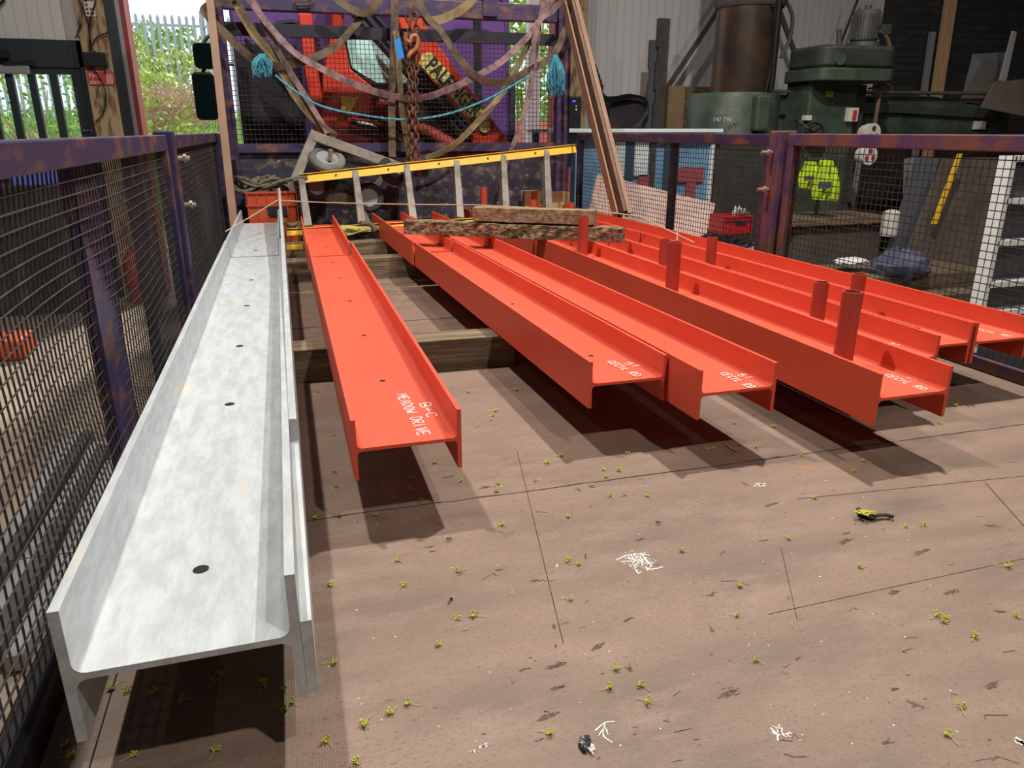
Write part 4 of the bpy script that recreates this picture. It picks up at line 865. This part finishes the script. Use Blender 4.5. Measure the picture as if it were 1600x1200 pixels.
# notched grey sections
def upright_section(x0,x1,yt,Y,label,m,notches):
    a=PY(x0,yt,Y); b=PY(x1,yt,Y); poly=[(a.x,Y,GZ),(a.x,Y,a.z)]
    mb=MB().box((a.x+.02,Y,GZ),(b.x,Y+.05,a.z)); zz=a.z
    for k in range(3): mb.box((a.x,Y,zz-.28),(a.x+.02,Y+.05,zz)); zz-=.42
    return tag(mb.build('notched_section',m,bevel=.002),label,'steel section')
upright_section(1030,1048,28,7.8,'tall dark grey notched steel section leaning upright by the cardboard',M['greyst'],3)
upright_section(1017,1031,62,7.85,'paler grey notched steel section behind the tall dark one',M['panelgrey'],3)
def zbox(name,x0,y0,x1,y1,Y,dep,m,label,cat,zb=GZ,bev=.005,group=None):
    a = PY(x0,y0,Y); b = PY(x1,y0,Y); return tag(MB().box((a.x,Y,zb),(b.x,Y+dep,a.z)).build(name,m,bevel=bev),label,cat,group)
zbox('cardboard_sheet',1045,134,1072,205,7.9,.3,M['card'],'brown cardboard carton between the grey section and the drill base','carton')
zbox('cardboard_sheet',1072,135,1120,200,7.95,.3,M['wood_bearer'],'darker brown carton behind the drill collar','carton')
zbox('cardboard_sheet',1014,124,1030,200,7.95,.1,M['boxwood'],'narrow brown board behind the grey sections','board')
zbox('timber_pack',955,150,1012,200,7.9,.3,M['dark'],'dark stack of boards against the cladding by the doorway','stack')
ck_=MB()
for k in range(5): ck_.tube(spline([PY(930+k*3,100+k*8,7.82),PY(945,150+k*2,7.82),PY(985+k*4,148+k,7.82),PY(1012,160+k*4,7.82),PY(1000-k*3,200,7.82)],6),.01,5)
tag(ck_.build('cable', M['black'], smooth=True),'black cables drooping over the dark stack of boards','cable')
cab_=MB().tube(spline([PY(910,68,8.1),PY(925,120,8.1),PY(935,150,8.1)],5),.012,6); tag(cab_.build('cable', M['black']),'black cable hanging from the right timber post','cable')
ub = thing('battery_charger',(PY(895,190,6.2).x,6.2,PY(895,201,5.75).z),'small black charger unit with blue and red lights beside the leaning channel','charger')
a=PY(883,150,6.2); b=PY(908,192,6.2); MB().box((a.x,6.2,PY(895,201,5.75).z+.001),(b.x,6.4,a.z)).build('case', M['black'], ub, bevel=.01)
for x,y,w,h,c in ((897,158,4,2,(.03,.08,1)),(900.5,166,1.2,1.5,(1,.1,.05)),(900.5,171,1.2,1.5,(.1,.9,.1))):
    p=PY(x,y,6.195); MB().box((p.x-w*.0027,6.192,p.z-h*.0027),(p.x+w*.0027,6.2,p.z+h*.0027)).build('indicator_light', mat('led',c,.4,emit=(c,3)), ub)
# bench under charger
tb = thing('workbench',(3.3,6.6,GZ),'pale blue bench with bright edge behind the right mesh side','bench')
a=PY(895,201,5.75); b=PY(1125,212,5.75); MB().box((a.x-.14,5.7,a.z-.03),(b.x,6.5,a.z)).build('bench_top', M['glasswhite'], tb, bevel=.005)
for x in (a.x-.1,b.x-.1): MB().box((x,6.42,GZ),(x+.05,6.47,a.z-.03)).build('leg', M['blue'], tb)
# blue machine panels
bm_ = thing('blue_cabinet',(3.2,5.8,GZ),'pale blue machine with pale panes and red markings behind the right mesh','machine')
a=PY(900,215,5.8); b=PY(1118,340,5.8); MB().box((a.x,5.8,GZ),(PY(1118,215,5.8).x,6.4,PY(895,201,5.75).z-.031)).build('body', M['blue'], bm_, bevel=.01)
def face(x0,y0,x1,y1,m,name,th=.02):
    a=PY(x0,y0,5.8-th); b=PY(x1,y1,5.8-th); b.x=PY(x1,y0,5.8-th).x; MB().box((a.x,5.8-th,b.z),(b.x,5.8,a.z)).build(name,M[m],bm_)
face(962,222,978,275,'glasswhite','pane'); face(993,222,1014,275,'glasswhite','pane'); face(978,218,992,300,'dblue','dark_strip'); face(1018,218,1026,340,'dark','dark_strip'); face(1040,225,1056,300,'dblue','dark_strip')
face(1112,222,1118,340,'glasswhite','bright_edge'); face(1060,262,1100,284,'brickred','red_marking'); face(1073,284,1087,330,'brickred','red_marking'); face(998,273,1014,292,'brickred','red_marking'); face(904,262,911,330,'brickred','red_marking'); face(886,262,892,330,'brickred','red_marking')
# leaning pink board
p=[PY(905,338,5.2),PY(934,272,5.45),PY(1118,319,5.45),PY(1096,385,5.2)]
tag(MB().prism([(p[0].x,5.25,-.25),p[1],p[2],(p[3].x,5.25,-.28)],(0,.018,.004)).build('plasterboard_sheet', M['pink']),'pale pink board leaning behind the right mesh','board')
tag(MB().box((p[0].x-.1,5.1,GZ),(p[3].x+.1,5.4,-.27)).build('pallet_stack', M['dark']),'dark stack that the pale pink board stands on','stack')
crate('red_crate',1132,338,1172,366,4.9,.2,M['redcrate'],'small red plastic crate with white scrap behind the right mesh')
wp=MB()
for k in range(9): c=PY(1150+random.uniform(-9,9),336+random.uniform(-3,4),5.0); wp.add([c,c+Vector((.07,.02,.01)),c+Vector((.03,.01,.06))],[(0,1,2)]); wp.add([c,c+Vector((.05,-.03,.04)),c+Vector((.08,.01,.0))],[(0,1,2)])
tag(wp.build('scrap_paper', M['white']),'crumpled white scraps in the small red crate','paper',kind='stuff')
# bench with clutter under the drill
bt=thing('tool_bench',(PY(1300,345,5.6).x,5.6,GZ),'low dark bench with clutter behind the right mesh under the drill','bench')
a=PY(1235,345,5.4); b=PY(1400,352,5.4); MB().box((a.x,5.4,a.z-.05),(b.x,6.0,a.z)).build('bench_top', M['wood_bearer'], bt)
a2_=PY(1245,368,5.45); MB().box((a.x+.1,5.45,GZ),(b.x-.1,5.95,a.z-.05)).build('bench_body', M['brownboard'], bt)
zbox('machine_vice',1120,225,1200,330,5.8,.25,M['greengrey'],'dark grey machine body between the blue machine and the right post','machine')
# jackets
def jacket(x,y,w,h,Y,label):
    t=thing('hi_vis_jacket',PY(x,y+h,Y),label,'jacket'); vs=[];n=12;mm=9
    for j in range(mm+1):
        for i in range(n+1):
            u=i/n-.5; v=j/mm; ww=w*(.45+.55*min(1,v*2.5)); q=PY(x+u*ww,y+v*h,Y); vs.append(q+Vector((0,.03*math.sin(u*14+v*3)-.05*math.cos(u*3),0)))
    mb=MB(); N_=len(vs); mb.add(vs+[p+Vector((0,.03,0)) for p in vs],[(j*(n+1)+i,j*(n+1)+i+1,(j+1)*(n+1)+i+1,(j+1)*(n+1)+i) for j in range(mm) for i in range(n)]+[(N_+j*(n+1)+i+1,N_+j*(n+1)+i,N_+(j+1)*(n+1)+i,N_+(j+1)*(n+1)+i+1) for j in range(mm) for i in range(n)])
    mb.build('jacket_body',M['hivis'],t,smooth=True)
    a=PY(x-w*.35,y+h*.55,Y-.09); b=PY(x+w*.3,y+h*.72,Y-.09); MB().box((a.x,Y-.09,b.z),(b.x,Y-.085,a.z)).build('grey_band',M['panelgrey'],t)
    MB().tube(spline([PY(x+w*.35,y+h*.2,Y-.03),PY(x+w*.5,y+h*.6,Y-.05),PY(x+w*.5,y+h*1.0,Y-.03)],5),.035,8).build('sleeve',M['hivis'],t,smooth=True)
    return t
jacket(1265,252,22,42,5.6,'yellow hi-vis jacket hanging nearer the right post'); jacket(1290,250,30,62,5.5,'larger yellow hi-vis jacket hanging right of the smaller one')
# white storage bits, sheets, level, shelf
def lean(name,pts,Y,th,m,label,cat): return tag(MB().prism([PY(x,y,Y+dy) for x,y,dy in pts],(0,th,0)).build(name,m),label,cat)
lean('grey_sheet',[(1415,248,0),(1432,246,0),(1428,300,0),(1412,360,-.1)],5.9,.02,M['alugrey'],'narrow pale grey sheet standing behind the right mesh','sheet')
lean('grey_sheet',[(1434,246,0),(1470,246,0),(1420,400,-.3),(1385,395,-.3)],5.8,.02,M['panelgrey'],'wide blue-grey sheet leaning behind the right mesh','sheet')
lean('brown_sheet',[(1475,246,0),(1580,246,0),(1540,470,-.5),(1400,440,-.5)],5.6,.02,M['brownboard'],'large brown board leaning behind the spirit level','board')
lean('spirit_level',[(1500,240,0),(1504,240,0),(1464,350,-.15),(1459,350,-.15)],5.35,.03,M['yellow'],'yellow spirit level leaning on the brown board','spirit level')
tag(MB().lathe(PY(1388,368,5.3),[(.07,0),(.075,.05),(.07,.2),(.03,.22),(0,.22)],n=20).build('white_bottle',M['offwhite'],smooth=True),'off-white plastic container among the sheets','container')
sh=thing('shelf_unit',(PY(1590,470,3.6).x,3.6,GZ),'white shelving unit with compartments at the right edge behind the mesh','shelf')
S0=3.7
def sb(x0,y0,x1,y1,name='shelf',m='white',d=.5,off=0):
    a=PY(x0,y0,S0); b=PY(x1,y1,S0); MB().box((a.x,S0+off,b.z),(b.x,S0+d,a.z)).build(name,M[m],sh)
ax=PY(1566,350,S0).x
MB().box((ax-.03,S0,GZ),(ax+.01,S0+.1,PY(1570,244,S0).z)).build('side_panel',M['white'],sh)
MB().box((ax+.9,S0,GZ),(ax+.94,S0+.1,PY(1570,244,S0).z)).build('side_panel',M['white'],sh)
for y in (244,311,376,440,485):
    z=PY(1575,y,S0).z; MB().box((ax,S0,z-.035),(ax+.9,S0+.12,z)).build('shelf',M['white'],sh)
MB().box((ax,S0+.1,GZ),(ax+.9,S0+.12,PY(1570,244,S0).z)).build('back_panel',M['panelgrey'],sh)
z=PY(1575,311,S0).z; MB().box((ax+.06,S0+.05,z),(ax+.6,S0+.09,z+.20)).build('panel_insert',M['panelgrey'],sh)
# motor / crumpled sacks at floor
def lump(x,y,Y,rx,ry,rz,m,name,label,cat,n=10):
    c=PY(x,y,Y); vs=[];fs=[];a_,b_=14,9
    for j in range(b_+1):
        for i in range(a_):
            th=math.pi*j/b_; ph=2*math.pi*i/a_; k=random.uniform(.75,1.1); vs.append((c.x+rx*k*math.sin(th)*math.cos(ph),c.y+ry*k*math.sin(th)*math.sin(ph),c.z+rz*k*math.cos(th)))
    fs=[(j*a_+i,j*a_+(i+1)%a_,(j+1)*a_+(i+1)%a_,(j+1)*a_+i) for j in range(b_) for i in range(a_)]
    return tag(MB().add(vs,fs).build(name,m,smooth=True),label,cat)
lump(1405,415,4.6,.24,.2,.13,mat('bluegrey_cloth',(.09,.10,.16),.8,col2=(.04,.045,.08),scale=12),'cloth_heap','heap of dark blue-grey cloth behind the right mesh','cloth')
lump(1330,408,4.8,.15,.1,.03,M['white'],'white_sack','flat off-white sack beside the cloth heap','sack')
lump(1190,400,4.6,.2,.15,.07,M['alugrey'],'plastic_wrap','crumpled translucent plastic wrap behind the right mesh','plastic')
ti=MB()
for k in range(6): c=PY(1110+k*14,372+k*3,4.8); ti.tube([c+Vector((math.cos(t*.7)*.1,math.sin(t*.7)*.08,math.sin(t*1.3+k)*.02)) for t in range(10)],.015,6)
tag(ti.build('cable', M['black'], smooth=True),'black hoses coiled below the pale pink board','hose')
tag(MB().bar((PY(1395,430,4.6).x-1.6,4.7,GZ),(PY(1395,430,4.6).x+.9,4.7,GZ),.8,.9).box((PY(1100,400,4.8).x,4.5,GZ),(PY(1500,400,4.8).x,5.1,PY(1300,425,4.8).z)).build('low_platform', M['wood_bearer']),'low dark platform carrying the cloth heap behind the right mesh','platform')
# tall bits against brick
for x0,x1,yt,m,lab in ((1446,1454,47,'alugrey','narrow pale grey strip standing against the dark brick wall'),(1460,1479,-20,'softwood','tall softwood length standing against the dark brick wall')):
    a=PY(x0,150,WY-.45); b=PY(x1,150,WY-.45); t_=PY(x1,yt,WY-.45).z
    tag(MB().bar(((a.x+b.x)/2-.05,WY-.5,GZ),((a.x+b.x)/2+.05,WY-.3,t_),(b.x-a.x)*.8,.06,(0,1,0)).build('plank',M[m],bevel=.003),lab,'plank')
lean('grey_sheet',[(1522,84,.2),(1580,81,.2),(1560,130,0),(1498,180,0)],6.5,.02,M['panelgrey'],'grey sheet leaning against the brick wall at upper right','sheet')
lean('brown_sheet',[(1540,90,.2),(1563,92,.2),(1548,160,0),(1500,160,0)],6.4,.02,M['brownboard'],'brown strip leaning over the grey sheet at upper right','board')
lean('grey_sheet',[(1583,48,.2),(1589,50,.2),(1572,128,0),(1563,126,0)],6.3,.02,M['alugrey'],'thin pale grey strip leaning at the upper right corner','sheet')
lean('brown_sheet',[(1556,128,.1),(1640,120,.1),(1640,190,0),(1535,168,0)],6.1,.03,M['brownboard'],'wide brown board lying over the end of the drill arm','board')

# left yard bits
ob=PZ(18,560,GZ); tag(MB().box((ob.x-.5,ob.y-.1,GZ),(ob.x+.12,ob.y+.25,GZ+.16)).build('barrier_foot', M['crate'], bevel=.03),'orange block on the concrete seen through the left mesh','block')
for k,(x0,y0,x1,y1) in enumerate([(10,850,110,700),(28,870,125,712),(48,880,140,722),(70,890,152,735),(90,900,165,750)]):
    a=PZ(x0,y0,GZ+.04); b=PZ(x1,y1,GZ+.04); d=(b-a); tag(MB().bar(a-d*.6+Vector((0,0,.03*(k%2))),b+d*.2+Vector((0,0,.03*(k%2))),.055,.06).build('steel_length', M['greyst' if k%2 else 'alugrey'], bevel=.003),'dull steel length in the bundle lying on the ground beyond the left mesh','steel bar','steel bundle on the ground')
a=PY(0,330,WY-.5); 
zc_ = PY(15,290,7.7).z
tag(MB().box((PY(-120,290,7.7).x,7.7,GZ),(PY(122,290,7.7).x,8.2,zc_)).build('storage_cabinet', M['dark'], bevel=.01),'long dark cabinet by the glazed door seen through the left mesh','cabinet')
tag(MB().box((PY(15,285,7.7).x,7.72,zc_+.001),(PY(95,285,7.7).x,8.0,PY(15,266,7.7).z)).build('blue_glint_block', mat('blue_glint_block',(.10,.14,.55),.5)),'blue block put in for blue light on the door, just below the rail of the left mesh panel','box')  # solid blue block stands in for glimpses of blue light at the door
tag(MB().lathe((PY(190,300,8.0).x,8.0,GZ),[(.08,0),(.09,.02),(.09,.42),(.05,.5),(.02,.52),(.02,.57),(0,.57)],n=20).build('fire_extinguisher', M['signred'], smooth=True),'red fire extinguisher at the foot of the timber post through the left mesh','fire extinguisher')
cs=thing('coat_stand',(PY(1280,300,5.75).x,5.75,PY(1235,345,5.4).z),'thin dark pole on the tool bench with the hi-vis jackets hung on it','stand')
MB().tube([(PY(1280,300,5.75).x,5.75,PY(1235,345,5.4).z+.001),(PY(1280,300,5.75).x,5.75,PY(1280,238,5.75).z)],.015,8).build('pole',M['greyst'],cs)
MB().tube([PY(1262,249,5.68),PY(1292,249,5.62)],.01,6).tube([(PY(1280,300,5.75).x,5.75,PY(1280,249,5.7).z),PY(1280,249,5.64)],.01,6).build('hook_rail',M['greyst'],cs)

# ---------------------------------------------------------------- lamps
for x,y,z,e in LAMPS:
    t = thing('high_bay_lamp',(x,y,z),'round high-bay lamp hanging from the workshop ceiling above the lorry','lamp','high bay lamps')
    MB().lathe((x,y,z+.03),[(0,.12),(.08,.12),(.17,0),(.17,-.02)],n=24).build('housing', M['dark'], t, smooth=True)
    MB().tube([(x,y,z+.14),(x,y,CZ)],.01,6).build('hanger', M['dark'], t)
    MB().lathe((x,y,z+.012),[(.15,0),(0,0)],n=24).build('diffuser', M['lampw'], t)
    light('lamp_light','AREA',(x,y,z),e,(1,.95,.88),.11)
# ---------------------------------------------------------------- blossoms
def blossom(i):
    mb=MB(); rnd=random.Random(i); L_=rnd.uniform(.016,.026)
    st=spline([(0,0,.0015),(L_*.5,rnd.uniform(-.002,.002),.002),(L_,rnd.uniform(-.003,.003),.003)],4); mb.tube(st,[.0006]*len(st),4)
    for k in range(9):
        a=rnd.uniform(-1.9,1.9); r_=rnd.uniform(.004,.009); e=Vector((L_+r_*math.cos(a),r_*math.sin(a),.003+rnd.uniform(0,.006)))
        mb.tube([(L_*.96,0,.003),e],.00045,3); mb.lathe(e,[(0,-.0016),(.0019,-.0006),(.0019,.0008),(0,.0018)],(rnd.uniform(-1,1),rnd.uniform(-1,1),1),5)
    for a in (0.6,2.2,4): mb.add([(L_,0,.004),(L_+.006*math.cos(a),.006*math.sin(a),.006),(L_+.005*math.cos(a+.7),.005*math.sin(a+.7),.003)],[(0,1,2)])
    me=mb.build('blossom_sprig', M['flower'], origin=(0,0,0)); tag(me,'small yellow-green fallen blossom sprig lying on the brown deck boards','blossom','fallen blossom sprigs on the deck'); return me
FL=[]
for u,v in [(430,38),(660,32),(545,135),(540,160),(540,180),(465,215),(270,397),(380,487),(135,470),(135,532),(45,570),(190,580),(580,495),(565,537),(800,395),(880,360),(760,483),(1215,347),(1110,435),(1175,432),(1190,436),(1115,468),(1037,510),(1137,563),(1328,565),(1550,300),(575,712),(920,663),(75,885),(385,937),(90,1017),(920,888),(957,900),(1497,838),(930,1080),(360,1180),(470,1160)]: FL.append((600+u/3.2,600+v/3.2))
for u,v in [(155,197),(345,212),(180,305),(258,317),(480,357),(812,388),(742,438),(535,568),(930,675),(1007,715),(1095,713),(420,768),(783,918),(1495,912),(180,1010),(162,1160),(1157,1165),(1195,1180),(1210,1175),(1585,1168),(1262,112),(1180,198),(1328,15),(35,325)]: FL.append((1100+u/3.2,600+v/3.2))
for u,v in [(275,585),(1160,693),(1120,805),(1290,790),(1305,868),(140,880),(35,925),(805,1025)]: FL.append((600+u/3.2,825+v/3.2))
for u,v in [(1350,548),(265,665),(1290,907),(1240,1053)]: FL.append((1100+u/3.2,825+v/3.2))
for u,v in [(465,605),(540,622),(640,622),(760,655),(895,580),(930,535),(1095,575),(1085,600),(1105,590),(1185,610),(1225,665),(1170,690),(1380,173),(1375,498),(1520,750),(1362,825),(895,870),(540,893),(270,840),(270,890),(1490,915)]: FL.append((u/2.667,850+v/2.667))
for u,v in [(520,65),(640,430),(635,730),(670,860),(1000,1085),(680,1100),(500,1120)]: FL.append((400+u/5.333,600+v/5.333))
for u,v in [(365,540),(1050,530),(1150,545),(1155,690),(1260,735),(1290,795),(375,715),(405,1080),(280,600),(1400,655)]: FL.append((420+u/6.154,340+v/6.154))
protos=[blossom(i) for i in range(6)]
for i,(x,y) in enumerate(FL):
    p=PZ(x,y,.0012)
    o=protos[i] if i<6 else protos[i%6].copy()
    if i>=6: COL.objects.link(o)
    a=random.uniform(0,6.28); s=random.uniform(.62,.85); L_=.018*s
    o.location=(p.x-math.cos(a)*L_,p.y-math.sin(a)*L_,.0012); o.rotation_euler=(0,0,a); o.scale=(s,s,s)
# twig and scraps
tg=thing('mossy_twig',PZ(1368,803,0),'short dark twig with yellow lichen on the deck at the right','twig')
ps=[PZ(x,y,.009) for x,y in ((1340,797),(1352,803),(1366,806),(1380,804),(1397,807))]
MB().tube(spline(ps,5),[.008]*11+[.004]*10,7).build('stem',M['bark'],tg,smooth=True)
lc=MB()
for k in range(60): c=PZ(1352+random.gauss(0,8),800+random.gauss(0,2),.014+random.uniform(0,.004)); lc.lathe(c,[(0,-.002),(.003,0),(0,.002)],n=5)
lc.build('lichen',M['lichen'],tg)
lump_=MB()
for k in range(26): c=PZ(914+random.gauss(0,4),1163+random.gauss(0,5),.004); lump_.lathe(c,[(0,-.003),(.005,0),(0,.004)],(random.uniform(-1,1),random.uniform(-1,1),1),5)
o=tag(lump_.build('rubber_scrap',M['black']),'small black crumpled scrap with white flecks at the bottom of the deck','scrap')
lw=MB()
for k in range(22): c=PZ(923+random.gauss(0,3),1168+random.gauss(0,4),.004); lw.lathe(c,[(0,-.002),(.002,0),(0,.002)],n=4)
lw.build('white_fleck',M['chalk'],o)
for x,y,lab in ((702,843,'small dark curled fragment on the deck right of the single red beam shadow'),(1029,817,'tiny dark scrap on the deck above the large white scuff')):
    c=PZ(x,y,.003); tag(MB().tube([c+Vector((math.cos(a)*.005,math.sin(a)*.004,a*.0008)) for a in (0,1,2,3,4,5)],.0012,5).build('metal_shaving',M['dark']),lab,'scrap')
c=PZ(700,943,.003); c2=PZ(705,936,.003); tag(MB().tube([c,c2],.0009,5).lathe(c2,[(0,0),(.003,0),(.003,.001),(0,.001)],(1,1,0),8).build('small_nail',M['dark']),'small dark nail lying on the deck','nail')
c=[PZ(x,y,.003) for x,y in ((618,798),(624,790),(626,782),(631,776))]; tag(MB().tube(spline(c,4),.0012,5).build('reddish_twig',M['strut']),'thin reddish twig in the shadow of the single red beam','twig')
c=[PZ(x,y,.003) for x,y in ((1134,694),(1142,700),(1152,705))]; tag(MB().tube(spline(c,4),.0015,5).build('dry_twig',M['twig']),'thin brown twig under the second long red beam','twig')
